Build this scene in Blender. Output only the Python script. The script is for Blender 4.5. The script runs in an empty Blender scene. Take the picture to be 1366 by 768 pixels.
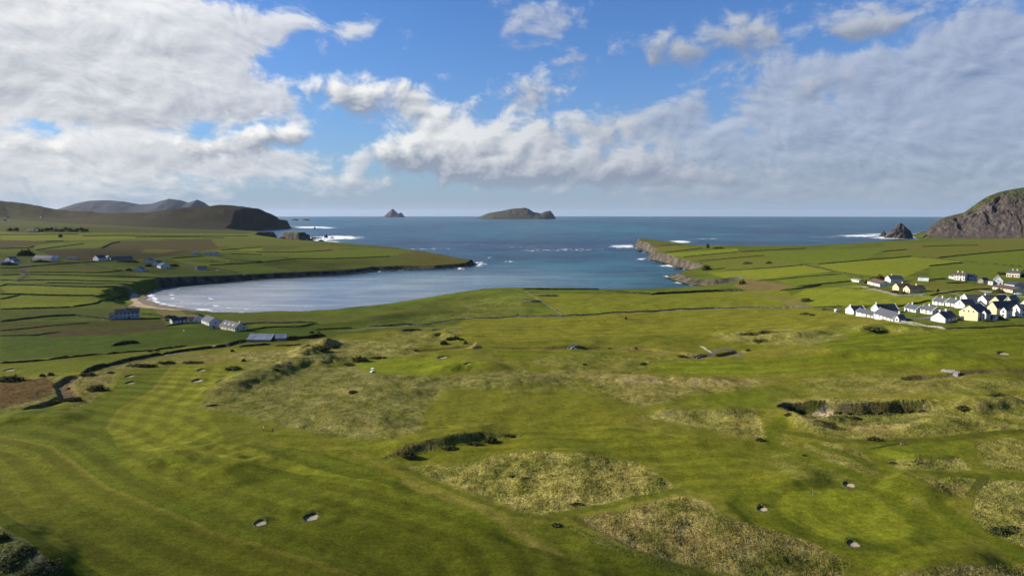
import bpy, bmesh, math, random
import numpy as np
from mathutils import Vector, Matrix

random.seed(7)
RNG = np.random.default_rng(7)
SC = bpy.context.scene
COL = SC.collection
R = math.radians

# ------------------------------------------------------------------ camera
CAM_H = 86.0                      # metres above the sea
FOC = 923.0                       # focal length in photo pixels (1366 wide)
PITCH = math.atan(100.3 / FOC)
cam_d = bpy.data.cameras.new('camera')
cam_d.sensor_width = 36.0
cam_d.lens = 36.0 * FOC / 1366.0
cam_d.clip_start = 1.0
cam_d.clip_end = 90000.0
cam = bpy.data.objects.new('camera', cam_d)
cam.location = (0, 0, CAM_H)
cam.rotation_euler = (math.pi / 2 - PITCH, 0, 0)
COL.objects.link(cam)
SC.camera = cam

# ------------------------------------------------------------------ exposure
SC.view_settings.view_transform = 'Standard'
SC.view_settings.look = 'None'
SC.view_settings.exposure = 0.9
SC.view_settings.gamma = 1.0
SC.view_settings.use_curve_mapping = False
SC.cycles.use_denoising = True
SC.cycles.max_bounces = 5
SC.cycles.diffuse_bounces = 2
SC.cycles.glossy_bounces = 2
SC.cycles.transparent_max_bounces = 6
SC.cycles.volume_bounces = 0

SUN_EL, SUN_AZ = 25.0, -80.0      # azimuth measured from +Y (view direction), negative = left
sun_dir = Vector((math.sin(R(SUN_AZ)) * math.cos(R(SUN_EL)), math.cos(R(SUN_AZ)) * math.cos(R(SUN_EL)), math.sin(R(SUN_EL))))
sl = bpy.data.lights.new('sun', 'SUN')
sl.energy = 5.0
sl.angle = R(0.5)
sl.color = (1.0, 0.93, 0.80)
so = bpy.data.objects.new('sun', sl)
so.rotation_euler = (-sun_dir).to_track_quat('-Z', 'Y').to_euler()
so.location = (-400, 100, 400)
COL.objects.link(so)

# ------------------------------------------------------------------ node helper
class NT:
    def __init__(s, nt):
        s.nt = nt; s.n = nt.nodes; s.l = nt.links
    def new(s, t, **k):
        n = s.n.new(t)
        for a, b in k.items(): setattr(n, a, b)
        return n
    def put(s, sock, v):
        if hasattr(v, 'is_output'): s.l.new(v, sock)
        else: sock.default_value = v
    def m(s, op, a, b=None, c=None, clamp=False):
        n = s.new('ShaderNodeMath', operation=op); n.use_clamp = clamp
        s.put(n.inputs[0], a)
        if b is not None: s.put(n.inputs[1], b)
        if c is not None: s.put(n.inputs[2], c)
        return n.outputs[0]
    def mix(s, f, a, b, blend='MIX'):
        n = s.new('ShaderNodeMix', data_type='RGBA', blend_type=blend)
        n.clamp_factor = True
        s.put(n.inputs[0], f)
        s.put(n.inputs[6], a if hasattr(a, 'is_output') else (*a, 1.0))
        s.put(n.inputs[7], b if hasattr(b, 'is_output') else (*b, 1.0))
        return n.outputs[2]
    def noise(s, vec, scale, detail=4, rough=0.55, dist=0.0):
        n = s.new('ShaderNodeTexNoise')
        s.l.new(vec, n.inputs['Vector'])
        n.inputs['Scale'].default_value = scale; n.inputs['Detail'].default_value = detail
        n.inputs['Roughness'].default_value = rough; n.inputs['Distortion'].default_value = dist
        return n.outputs[0]
    def smooth(s, v, lo, hi, a=0.0, b=1.0):
        n = s.new('ShaderNodeMapRange', interpolation_type='SMOOTHSTEP')
        s.put(n.inputs[0], v); n.inputs[1].default_value = lo; n.inputs[2].default_value = hi
        n.inputs[3].default_value = a; n.inputs[4].default_value = b
        return n.outputs[0]
    def comb(s, x, y, z=0.0):
        n = s.new('ShaderNodeCombineXYZ')
        s.put(n.inputs[0], x); s.put(n.inputs[1], y); s.put(n.inputs[2], z)
        return n.outputs[0]
    def mapping(s, vec, scale=(1, 1, 1), rot=(0, 0, 0), loc=(0, 0, 0)):
        n = s.new('ShaderNodeMapping')
        s.l.new(vec, n.inputs[0])
        n.inputs['Scale'].default_value = scale; n.inputs['Rotation'].default_value = rot; n.inputs['Location'].default_value = loc
        return n.outputs[0]

# ------------------------------------------------------------------ sky: Nishita + clouds, all by direction (infinitely far)
def azel(px, py):
    """direction of a photo pixel as azimuth / elevation in degrees"""
    v = Vector(((px - 683) / FOC, 1.0, (384 - py) / FOC))
    c, s_ = math.cos(PITCH), math.sin(PITCH)
    y = v.y * c + v.z * s_; z = -v.y * s_ + v.z * c
    return math.degrees(math.atan2(v.x, y)), math.degrees(math.atan2(z, math.hypot(v.x, y)))

w = bpy.data.worlds.new('World'); SC.world = w; w.use_nodes = True
w.cycles.sampling_method = 'MANUAL'; w.cycles.sample_map_resolution = 512
T = NT(w.node_tree); T.n.clear()
SKY_S = 0.10
tc = T.new('ShaderNodeTexCoord').outputs['Generated']
sep = T.new('ShaderNodeSeparateXYZ'); T.l.new(tc, sep.inputs[0])
dx, dy, dz = sep.outputs
az = T.m('MULTIPLY', T.m('ARCTAN2', dx, dy), 57.29578)
el = T.m('MULTIPLY', T.m('ARCSINE', dz), 57.29578)
sky = T.new('ShaderNodeTexSky', sky_type='NISHITA')
sky.sun_disc = False
sky.sun_elevation = R(SUN_EL); sky.sun_rotation = R(SUN_AZ)
sky.altitude = 80; sky.air_density = 1.0; sky.dust_density = 0.6; sky.ozone_density = 2.2
skc = sky.outputs[0]
# everything below is in units of the Background strength
K = 1.0 / SKY_S
def col(r, g, b, k=1.0):
    return (r * K * k, g * K * k, b * K * k)
skc = T.mix(1.0, skc, (0.28, 0.48, 0.78), 'MULTIPLY')
hz = T.m('POWER', 2.718, T.m('MULTIPLY', T.m('MAXIMUM', el, 0.0), -0.17))
skc = T.mix(T.m('MULTIPLY', hz, 0.80), skc, col(0.195, 0.245, 0.300))
def blobs(lst):
    tot = None; hgt = None
    for px, py, sx, sy, wt in lst:
        a0, e0 = azel(px, py)
        sx = sx / 16.1; sy = sy / 16.1
        u = T.m('MULTIPLY', T.m('SUBTRACT', az, a0), 1 / sx)
        v = T.m('MULTIPLY', T.m('SUBTRACT', el, e0), 1 / sy)
        q = T.m('MULTIPLY_ADD', u, u, T.m('MULTIPLY', v, v))
        g = T.m('MULTIPLY', T.m('POWER', 2.718, T.m('MULTIPLY', q, -1.0)), wt)
        gv = T.m('MULTIPLY', g, v)
        tot = g if tot is None else T.m('ADD', tot, g)
        hgt = gv if hgt is None else T.m('ADD', hgt, gv)
    return tot, T.m('DIVIDE', hgt, T.m('ADD', tot, 0.12))
elp = T.m('MAXIMUM', el, 0.3)
den = T.m('ADD', T.m('MAXIMUM', dz, 0.0), 0.20)
plane = T.comb(T.m('DIVIDE', dx, den), T.m('DIVIDE', dy, den), 0.0)
side = T.comb(T.m('MULTIPLY', az, 0.115), T.m('MULTIPLY', el, 0.19), 3.0)
def shifted(vec, o):
    n = T.new('ShaderNodeVectorMath', operation='ADD'); T.l.new(vec, n.inputs[0]); n.inputs[1].default_value = o
    return n.outputs[0]
# --- layer A: high broken sheet (planar, so it foreshortens towards the horizon)
covA, hA = blobs([(30, 45, 200, 58, 1.25), (190, 100, 110, 40, 0.85), (60, 120, 200, 26, .70), (0, 205, 400, 20, .80), (300, 210, 150, 18, .60), (300, 40, 70, 26, .32), (330, 130, 60, 18, .3),
                  (40, 262, 190, 20, .36), (400, 45, 90, 22, .30), (1180, 190, 300, 42, .80), (1290, 110, 130, 34, .60), (1340, 40, 120, 30, .5), (1010, 130, 90, 24, .42), (900, 160, 70, 26, .5), (1090, 95, 80, 22, .5), (930, 222, 140, 30, .60), (1240, 240, 260, 16, .4),
                  (1180, 258, 300, 12, .40), (690, 15, 50, 40, .42), (770, 40, 60, 50, .46), (560, 250, 260, 20, .36), (640, 165, 260, 22, .25),
                  (-500, 60, 420, 250, .8), (1900, 100, 420, 300, .8)])
nA = T.noise(plane, 1.9, 9, 0.60, 0.35)
nA2 = T.noise(shifted(plane, (-0.07, 0.03, 0)), 1.9, 9, 0.60, 0.35)
sA = T.noise(side, 1.7, 8, 0.60, 0.35)
sA2 = T.noise(shifted(side, (-0.05, 0.09, 0)), 1.7, 8, 0.60, 0.35)
mixn = T.m('MULTIPLY_ADD', nA, 0.25, T.m('MULTIPLY', sA, 0.75))
dA = T.smooth(T.m('MULTIPLY_ADD', T.m('SUBTRACT', mixn, 0.5), 3.4, covA), 0.34, 0.80)
# bright on the sun's side, grey-blue away from it
sunny = T.smooth(az, -34.0, 10.0, 1.0, 0.0)
cA_hi = T.mix(sunny, col(0.295, 0.318, 0.368), col(0.50, 0.50, 0.50))
cA_lo = T.mix(sunny, col(0.112, 0.136, 0.190), col(0.255, 0.268, 0.295))
reliefA = T.m('ADD', T.m('MULTIPLY', T.m('SUBTRACT', nA, nA2), 0.25), T.m('SUBTRACT', sA, sA2))
thick = T.smooth(T.m('ADD', covA, T.m('MULTIPLY', T.m('SUBTRACT', mixn, .5), 2.0)), 0.4, 1.6)
shA = T.m('ADD', T.m('MULTIPLY', reliefA, 2.5), T.m('ADD', T.m('MULTIPLY', hA, 0.34), T.m('SUBTRACT', 0.66, T.m('MULTIPLY', thick, 0.22))), clamp=True)
cA = T.mix(shA, cA_lo, cA_hi)
skc = T.mix(T.m('MULTIPLY', dA, T.mix(sunny, (0.74,) * 3, (0.97,) * 3)), skc, cA)
# --- layer B: cumulus seen from the side
covB, hB = blobs([(470, 126, 56, 27, 1.05), (552, 124, 26, 22, .80), (560, 196, 60, 28, .75), (660, 214, 130, 34, 1.2), (850, 215, 70, 26, .7), (640, 138, 40, 20, .45), (712, 116, 40, 24, .80),
                  (575, 160, 34, 22, .75), (660, 184, 60, 24, .5), (740, 165, 60, 30, .5), (835, 170, 70, 24, .55), (800, 235, 160, 22, .6), (895, 62, 46, 24, .9), (995, 45, 50, 26, .9), (1172, 32, 64, 20, .95), (815, 68, 20, 16, .35),
                  (350, 178, 46, 24, .75), (395, 178, 24, 16, .55), (270, 195, 70, 22, .55), (480, 248, 62, 13, .55), (120, 205, 90, 20, .55), (215, 247, 80, 11, .4), (320, 252, 40, 9, .4),
                  (950, 240, 70, 14, .45), (1000, 120, 90, 30, .35), (1130, 110, 90, 30, .35)])
pb = T.comb(T.m('MULTIPLY', az, 0.42), T.m('MULTIPLY', el, 0.56), 5.1)
nB = T.noise(pb, 1.0, 8, 0.57, 0.3)
nBs = T.noise(pb, 1.0, 3.0, 0.5, 0.3)
nB2 = T.noise(shifted(pb, (-0.28, 0.22, 0)), 1.0, 3.0, 0.5, 0.3)
nBf = T.noise(shifted(pb, (-0.03, 0.12, 0)), 1.0, 7, 0.57, 0.3)
fB = T.m('MULTIPLY_ADD', T.m('SUBTRACT', nB, 0.5), 2.1, covB)
dB = T.smooth(fB, 0.33, 0.92)
shB = T.m('ADD', T.m('ADD', T.m('MULTIPLY', T.m('SUBTRACT', nBs, nB2), 1.7), T.m('MULTIPLY', T.m('SUBTRACT', nB, nBf), 0.7)), T.m('MULTIPLY_ADD', hB, 1.25, 0.50), clamp=True)
sunnyB = T.smooth(az, -20.0, 20.0, 1.0, 0.0)
cB_hi = T.mix(sunnyB, col(0.26, 0.285, 0.33), col(0.53, 0.525, 0.505))
cB_lo = T.mix(sunnyB, col(0.140, 0.165, 0.220), col(0.165, 0.190, 0.235))
cB = T.mix(shB, cB_lo, cB_hi)
skc = T.mix(T.m('MULTIPLY', dB, T.smooth(el, 0.0, 3.5, 0.25, 0.95)), skc, cB)
# clear pale air right over the horizon
skc = T.mix(T.smooth(el, 0.0, 3.4, 0.70, 0.0), skc, col(0.185, 0.230, 0.285))
bg = T.new('ShaderNodeBackground'); T.l.new(skc, bg.inputs[0]); bg.inputs[1].default_value = SKY_S
out = T.new('ShaderNodeOutputWorld'); T.l.new(bg.outputs[0], out.inputs[0])

# ------------------------------------------------------------------ object helpers
def link(name, mesh, parent=None):
    o = bpy.data.objects.new(name, mesh); COL.objects.link(o)
    if parent is not None: o.parent = parent
    return o
def tag(o, label=None, cat=None, group=None, kind=None):
    if label: o['label'] = label
    if cat: o['category'] = cat
    if group: o['group'] = group
    if kind: o['kind'] = kind
    return o
def empty(name, loc, rz=0.0, label=None, cat=None, group=None):
    o = bpy.data.objects.new(name, None); COL.objects.link(o)
    o.empty_display_size = 0.5
    o.location = loc; o.rotation_euler = (0, 0, rz)
    return tag(o, label, cat, group)
def np_mesh(name, V, F, mats, smooth=False, cols=None, floats=None, fm=None):
    """V (n,3) array; F (m,k) int array; cols: dict name->(n,3) ; floats: dict name->(n,)"""
    me = bpy.data.meshes.new(name)
    V = np.asarray(V, np.float32); F = np.asarray(F, np.int32)
    n, k = len(V), F.shape[1]
    me.vertices.add(n); me.vertices.foreach_set('co', V.ravel())
    me.loops.add(F.size); me.loops.foreach_set('vertex_index', F.ravel())
    me.polygons.add(len(F)); me.polygons.foreach_set('loop_start', np.arange(0, F.size, k, dtype=np.int32))
    if smooth: me.polygons.foreach_set('use_smooth', np.ones(len(F), bool))
    if fm is not None: me.polygons.foreach_set('material_index', np.asarray(fm, np.int32))
    for nm, c in (cols or {}).items():
        a = me.attributes.new(nm, 'FLOAT_COLOR', 'POINT')
        a.data.foreach_set('color', np.concatenate([np.asarray(c, np.float32), np.ones((n, 1), np.float32)], 1).ravel())
    for nm, c in (floats or {}).items():
        a = me.attributes.new(nm, 'FLOAT', 'POINT'); a.data.foreach_set('value', np.asarray(c, np.float32))
    me.update(calc_edges=True); me.validate()
    for m_ in (mats if isinstance(mats, (list, tuple)) else [mats]): me.materials.append(m_)
    return me
def grid_faces(nr, nc):
    i = np.arange((nr - 1) * (nc - 1)); r, c = i // (nc - 1), i % (nc - 1)
    a = r * nc + c
    return np.stack([a, a + 1, a + nc + 1, a + nc], 1)

# ------------------------------------------------------------------ numpy noise
def _hash(ix, iy, seed):
    h = (ix.astype(np.int64) * 374761393 + iy.astype(np.int64) * 668265263 + seed * 974634) & 0xffffffff
    h = ((h ^ (h >> 13)) * 1274126177) & 0xffffffff
    return (h ^ (h >> 16)) & 0xffff
def pn(x, y, seed=0):
    x = np.asarray(x, np.float64); y = np.asarray(y, np.float64)
    ix, iy = np.floor(x).astype(np.int64), np.floor(y).astype(np.int64)
    fx, fy = x - ix, y - iy
    u = fx * fx * fx * (fx * (fx * 6 - 15) + 10); v = fy * fy * fy * (fy * (fy * 6 - 15) + 10)
    def g(jx, jy, ax, ay):
        t = _hash(jx, jy, seed) * (2 * np.pi / 65536)
        return np.cos(t) * ax + np.sin(t) * ay
    a = g(ix, iy, fx, fy); b = g(ix + 1, iy, fx - 1, fy)
    c = g(ix, iy + 1, fx, fy - 1); d = g(ix + 1, iy + 1, fx - 1, fy - 1)
    return ((a + (b - a) * u) + ((c + (d - c) * u) - (a + (b - a) * u)) * v) * 1.5
def fbm(x, y, o=4, seed=0, gain=0.5, lac=2.03):
    s = 0; a = 1.0; t = 0
    for i in range(o):
        s = s + a * pn(x, y, seed + 17 * i); t += a
        x = x * lac + 13.7; y = y * lac - 7.1; a *= gain
    return s / t * 1.25
def sstep(x, a, b):
    t = np.clip((x - a) / (b - a), 0, 1); return t * t * (3 - 2 * t)

# ------------------------------------------------------------------ projection
CP, SP = math.cos(PITCH), math.sin(PITCH)
def proj(X, Y, Z):
    dzz = Z - CAM_H
    d = np.maximum(Y * CP - dzz * SP, 1e-3)
    return 683 + FOC * X / d, 384 - FOC * (Y * SP + dzz * CP) / d
def ray(px, py):
    vx = (px - 683) / FOC; vz = (384 - py) / FOC
    return np.array([vx, CP + vz * SP, -SP + vz * CP])
def at_z(px, py, z=0.0):
    r = ray(px, py); t = (z - CAM_H) / r[2]
    return r[0] * t, r[1] * t
def at_d(px, d):
    """point on the column px (taken at the horizon) at forward distance d"""
    return (px - 683) / FOC * d * 1.0059, d
# ------------------------------------------------------------------ the lie of the land: control points (photo px, height m)
CTRL = [(0,768,11),(683,768,11),(1366,768,12),(-250,700,12),(1620,700,14),(0,560,11),(340,600,11),(683,560,12),(1020,600,13),(1366,560,17),
 (0,490,10),(300,490,10),(683,462,12),(1000,462,15),(1366,470,23),(1366,430,28),(1200,432,25),(1130,416,21),(950,412,14),
 (750,402,12),(700,388,11.5),(860,392,11),(600,412,8.5),(450,430,8),(300,436,8),(150,428,9),(0,430,11),(205,412,6.5),
 (0,385,15),(150,382,12),(205,362,13),(0,345,21),(100,335,25),(250,340,18),
 (450,334,17),(550,338,13),(350,330,20),(200,318,31),(0,308,44),(330,316,24),(400,311,25),(200,305,42),(100,303,50),
 (1000,374,13),(905,344,12),(877,331,11),(866,323,14),(853,318.5,18),(930,357,8.5),(940,373,6.5),(882,321,20),(915,327.5,20),(950,330,22),(1050,331,24),(1200,324,27),(1366,325,31),(1366,350,30),(1340,380,28),(1366,395,28),(350,348,13),(450,348,10.5),(550,349,8.5),(615,351,5.5),(340,366,6.5),(420,362.5,6),(500,357,5.2),(560,354.5,5),(280,372,8),(235,376,9),(1230,372,29),
 (1200,360,28),(1050,362,19),(1200,398,25),(1050,396,16),(1300,405,29)]
def _c(px, py, z):
    x, y = at_z(px, py, z); return x, y, z
_pts = np.array([_c(*c) for c in CTRL] + [(*at_d(870, 1850), 15), (*at_d(950, 1550), 15), (*at_d(1050, 1500), 17), (*at_d(1200, 1750), 17), (*at_d(1200, 2100), 6), (*at_d(1300, 2100), 6), (*at_d(1366, 1750), 22), (*at_d(1500, 2100), 14), (*at_d(1500, 1500), 38), (*at_d(100, 2500), 45), (*at_d(300, 2500), 26), (*at_d(100, 3600), 60), (*at_d(-200, 3600), 75), (*at_d(300, 3600), 50), (-3500, 3000, 80), (-2500, 1200, 60), (2500, 1600, 60), (2000, 600, 45), (-900, 300, 14), (900, 300, 20), (-4500, 4500, 60), (0, 40, 11), (-200, 30, 11), (200, 30, 12)])
def _uv(X, Y):
    r = np.hypot(X, Y) + 1e-6
    return np.arctan2(X, np.maximum(Y, 1e-3)) * 2.2, np.log(r) * 1.6
def _tps(d2):
    return 0.5 * d2 * np.log(d2 + 1e-9)
_u, _v = _uv(_pts[:, 0], _pts[:, 1])
_N = len(_u)
_A = np.zeros((_N + 3, _N + 3))
_A[:_N, :_N] = _tps((_u[:, None] - _u) ** 2 + (_v[:, None] - _v) ** 2) + np.eye(_N) * 0.004
_A[:_N, _N] = 1; _A[:_N, _N + 1] = _u; _A[:_N, _N + 2] = _v
_A[_N:, :_N] = _A[:_N, _N:].T
_wt = np.linalg.solve(_A, np.concatenate([_pts[:, 2], [0, 0, 0]]))
def plateau(X, Y):
    u, v = _uv(X, Y)
    z = _wt[_N] + _wt[_N + 1] * u + _wt[_N + 2] * v
    for i in range(_N):
        z = z + _wt[i] * _tps((u - _u[i]) ** 2 + (v - _v[i]) ** 2)
    return np.clip(z, 3, 120)

# ------------------------------------------------------------------ Clogher-like ridge far away on the left
RIDGE = np.array([(-700,230),(-300,238),(0,265),(50,274),(100,281.5),(150,284.5),(200,284),(250,277.5),(300,274.5),(330,275),(350,278),(365,284),(374,289),(380,296),(387,304)], float)
RIDGE_D = 3600.0
def ridge(X, Y):
    d = np.maximum(Y, 1.0)
    px = 683 + X / (d * 1.0059) * FOC
    zr = CAM_H + (283.7 - np.interp(px, RIDGE[:, 0], RIDGE[:, 1])) / FOC * RIDGE_D
    wn = 520 + 120 * pn(px / 60.0, px * 0, 5)
    t = (d - RIDGE_D) / np.where(d < RIDGE_D, wn, 500)
    n = 1 + 0.10 * fbm(px / 45.0, d / 220.0, 4, 31)
    cut = sstep(px, 392, 372)
    near = sstep(px, 430, 300)
    return np.where(px < 400, zr * np.exp(-np.abs(t) ** 1.7 * np.where(near > .3, 1, 1)) * n * cut, 0) * sstep(d, 2300, 2900)

# ------------------------------------------------------------------ coast: the polygon of dry land at sea level
Wz = lambda px, py: at_z(px, py, 0.0)
COAST = [  # point, bank width (m over which the land climbs), from the far left to the far right
 ((-9000, 5600), 60), ((-2400, 5000), 60), (at_d(372, 4500), 30), (Wz(389, 304.6), 20), (Wz(378, 305.3), 20), (Wz(355, 306.0), 25), (Wz(330, 307.3), 40),
 (at_d(318, 2700), 30), (at_d(350, 2250), 12), (at_d(402, 2120), 10), (Wz(428, 317.3), 8), (Wz(416, 319.5), 8), (Wz(400, 319.8), 8), (Wz(375, 320.2), 10), (Wz(352, 321.5), 15), (at_d(352, 1920), 18),
 (at_d(395, 1720), 12), (at_d(450, 1600), 12), (at_d(520, 1440), 10), (at_d(580, 1290), 8), (at_d(618, 1190), 7),
 (Wz(634, 351.5), 6), (Wz(627, 355), 6), (Wz(615, 356.5), 6), (Wz(580, 358.8), 6), (Wz(540, 359.5), 6), (Wz(500, 361.5), 6), (Wz(460, 366), 6), (Wz(420, 368.2), 6), (Wz(380, 370.4), 6), (Wz(340, 372.8), 7), (Wz(310, 375.5), 8),
 (Wz(280, 378.3), 9), (Wz(250, 380.5), 9), (Wz(225, 382.8), 10), (Wz(206, 386.5), 12), (Wz(194, 392.5), 19), (Wz(196, 400), 30), (Wz(210, 405.5), 40), (Wz(235, 409.5), 42), (Wz(262, 413), 36), (Wz(290, 416.5), 26),
 (Wz(340, 419.3), 22), (Wz(400, 419.6), 18), (Wz(450, 417.2), 15), (Wz(500, 412.3), 13), (Wz(545, 407.2), 12), (Wz(580, 402.4), 12), (Wz(612, 397), 12), (at_d(640, 722), 12), (at_d(665, 726), 10), (at_d(700, 722), 8), (at_d(760, 716), 8), (at_d(820, 712), 8),
 (at_d(850, 716), 8), (at_d(880, 730), 8), (at_d(930, 742), 8), (at_d(962, 752), 8), (Wz(985, 383), 8), (Wz(972, 382.5), 7), (Wz(950, 382), 7), (Wz(925, 379.8), 9), (Wz(908, 376), 10), (Wz(897, 370.5), 9), (Wz(906, 366.5), 8), (Wz(925, 364.8), 7),
 (Wz(932, 362.3), 7), (Wz(917, 358.2), 7), (Wz(900, 354.4), 7), (Wz(886, 349.5), 7), (Wz(867, 345.8), 7), (Wz(876, 341.5), 7), (Wz(868, 337.5), 7), (Wz(859, 332.5), 7), (Wz(848, 328.8), 7), (Wz(848, 326.3), 7),
 (at_d(862, 1900), 8), (at_d(900, 1640), 8), (at_d(950, 1420), 8), (at_d(1020, 1360), 8), (at_d(1080, 1400), 8), (at_d(1140, 1480), 8), (at_d(1185, 1700), 10), (at_d(1215, 2050), 20), (at_d(1224, 2330), 20),
 (at_d(1210, 2600), 30), (at_d(1230, 3300), 40), (at_d(1500, 4800), 60), ((9000, 5600), 60), ((9000, -3000), 60), ((-9000, -3000), 60)]
CP_ = np.array([c[0] for c in COAST], float); CWID = np.array([c[1] for c in COAST], float)
def coast_dist(X, Y):
    """signed distance to the shore (positive on land) and the local bank width"""
    best = np.full(X.shape, 1e18); wid = np.zeros(X.shape); ins = np.zeros(X.shape, bool)
    for i in range(len(CP_)):
        ax, ay = CP_[i]; j = (i + 1) % len(CP_); bx, by = CP_[j]
        ex, ey = bx - ax, by - ay; L2 = ex * ex + ey * ey
        t = np.clip(((X - ax) * ex + (Y - ay) * ey) / L2, 0, 1)
        d2 = (X - ax - t * ex) ** 2 + (Y - ay - t * ey) ** 2
        m = d2 < best
        best = np.where(m, d2, best); wid = np.where(m, CWID[i] + (CWID[j] - CWID[i]) * t, wid)
        c = ((ay > Y) != (by > Y))
        with np.errstate(divide='ignore', invalid='ignore'):
            c &= X < (bx - ax) * (Y - ay) / (by - ay if by != ay else 1e-9) + ax
        ins ^= c
    return np.where(ins, 1, -1) * np.sqrt(best), wid

# ------------------------------------------------------------------ shapes on the course
def base_pt(px, py):
    """photo pixel -> world point on the undisturbed plateau"""
    r = ray(px, py)
    lo, hi = 60.0, 5000.0
    ts = np.geomspace(50, 5000, 900)
    zz = CAM_H + r[2] * ts - plateau(r[0] * ts, r[1] * ts)
    k = np.argmax(zz < 0)
    if zz[k] >= 0: k = len(ts) - 1
    t = ts[k - 1] + (ts[k] - ts[k - 1]) * zz[k - 1] / (zz[k - 1] - zz[k]) if k > 0 else ts[0]
    return r[0] * t, r[1] * t
def seg_dist(X, Y, pts):
    """distance to a polyline, signed: positive on the far side (left of travel direction), and position along 0..1"""
    best = np.full(X.shape, 1e18); sg = np.zeros(X.shape); al = np.zeros(X.shape)
    n = len(pts) - 1
    for i in range(n):
        (ax, ay), (bx, by) = pts[i], pts[i + 1]
        ex, ey = bx - ax, by - ay; L2 = ex * ex + ey * ey + 1e-9
        t = np.clip(((X - ax) * ex + (Y - ay) * ey) / L2, 0, 1)
        d2 = (X - ax - t * ex) ** 2 + (Y - ay - t * ey) ** 2
        m = d2 < best
        best = np.where(m, d2, best); al = np.where(m, (i + t) / n, al)
        sg = np.where(m, np.sign(ex * (Y - ay) - ey * (X - ax)), sg)
    return np.sqrt(best), sg, al
# ridges: pixel polyline, height, near-side width, far-side width (m)
RIDGES = [
 ([(512,609),(545,600),(590,592),(640,581),(690,577)], 2.2, 5.0, 22),
 ([(276,545),(300,520),(345,503),(390,490),(440,481),(480,477)], 3.6, 14, 16),
 ([(372,492),(410,472),(440,463),(475,462)], 3.0, 9, 12),
 ([(385,472),(420,464),(455,462)], 2.2, 7, 12),
 ([(330,560),(420,560),(500,563),(555,568)], 1.8, 10, 14),
 ([(440,520),(520,528),(590,520)], 2.0, 10, 14),
 ([(560,497),(620,490),(690,492)], 2.2, 8, 14),
 ([(600,515),(680,512),(760,505)], 1.6, 10, 14),
 ([(170,604),(230,612),(290,628),(345,645)], 2.2, 11, 22),
 ([(-20,562),(50,558),(110,563)], 2.0, 10, 18),
 ([(600,640),(690,625),(760,616),(830,612)], 0.9, 16, 16),
 ([(700,665),(780,650),(860,640),(900,650)], 1.1, 12, 14),
 ([(800,705),(870,690),(940,688),(1000,712)], 1.0, 12, 14),
 ([(920,720),(1000,728),(1080,748)], 1.1, 12, 14),
 ([(855,556),(900,550),(955,552),(1005,550)], 2.2, 5, 14),
 ([(780,510),(860,506),(940,508),(1010,510)], 1.8, 8, 14),
 ([(935,447),(990,446),(1040,444)], 2.4, 6, 16),
 ([(1000,455),(1060,452),(1110,444)], 2.4, 7, 16),
 ([(1060,478),(1140,470),(1240,478),(1366,486)], 2.0, 10, 18),
 ([(1130,446),(1180,440),(1250,443)], 2.6, 6, 18),
 ([(1170,640),(1215,652),(1270,668)], 1.6, 16, 16),
 ([(1020,655),(1060,646),(1110,642),(1160,646)], 1.3, 6, 12),
 ([(1170,602),(1220,612),(1285,610)], 1.2, 4, 5),
 ([(1280,555),(1320,540),(1366,533)], 2.5, 8, 14),
 ([(1100,560),(1130,545)], 1.5, 4, 5),
 ([(1040,552),(1075,568),(1120,578)], 2.0, 6, 5),
 ([(1290,560),(1240,572),(1180,576)], 1.6, 7, 7),
 ([(-30,705),(20,722),(60,748),(85,780)], 2.6, 9, 8),
 ([(1180,775),(1270,758),(1366,762)], 2.5, 9, 12),
 ([(370,690),(415,683),(450,700)], 1.7, 7, 9),
 ([(325,700),(360,690)], 1.2, 5, 8),
 ([(560,452),(590,446),(615,455)], 2.0, 6, 9),
 ([(480,415),(560,418),(640,412)], 1.2, 14, 20),
 ([(720,430),(800,428),(860,430)], 1.5, 8, 20),
]
RIDGES = [([base_pt(*p) for p in pl], h, a, b) for pl, h, a, b in RIDGES]
CRATER = [base_pt(*p) for p in [(1036,541),(1050,536),(1100,535),(1130,538),(1180,537),(1237,535),(1243,548),(1225,562),(1190,572),(1140,577),(1105,576),(1070,563),(1048,551)]]
BUNKERS = [  # pixel, radius m, depth, label
 (415,690,2.3,1.35,'deep round sand bunker, half in shade, on the low mound in the open fairway'),
 (347,698,1.7,0.8,'small shallow bunker showing a thin strip of sand on the dark fairway mound'),
 (172,502,2.3,1.25,'upper of the paired pot bunkers short of the stream bank'),
 (173,511,2.3,1.25,'lower of the paired pot bunkers short of the stream bank'),
 (268,494,2.2,1.2,'smaller pot bunker behind the larger one at the top of the pale fairway'),
 (263,508,2.9,1.35,'larger pot bunker with pale sand edge at the top of the pale fairway'),
 (1017,679,1.9,1.0,'round pale bunker at the narrow end of the big green'),
 (1133,647,2.2,1.1,'dark rimmed bunker above the big green'),
 (1138,726,1.9,0.9,'white sand bunker below the big green'),
 (590,477,2.6,1.2,'tiny bunker with a light lip beyond the middle green'),
 (624,486,2.2,1.0,'faint dark bunker on the rise beyond the middle green'),
 (1338,472,2.6,1.0,'small bright sand bunker below the holiday cottages'),
 (12,494,2.6,0.9,'pale shallow bunker on the fairway beyond the brown bog field'),
]
BUNKERS = [(*base_pt(a, b), r * (0.66 if (a > 1000 and b > 600) else 0.84), dp, lb) for a, b, r, dp, lb in BUNKERS]
DITCH = [[base_pt(*p) for p in [(560,466),(618,463),(650,464),(700,464),(762,463),(800,462),(860,466),(930,475),(960,474),(985,467)]],
         [base_pt(*p) for p in [(1215,506),(1240,502),(1275,499),(1320,496),(1400,494)]],
         [base_pt(*p) for p in [(45,545),(75,536),(92,527),(84,512),(98,502)]]]
STREAM = DITCH
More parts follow.
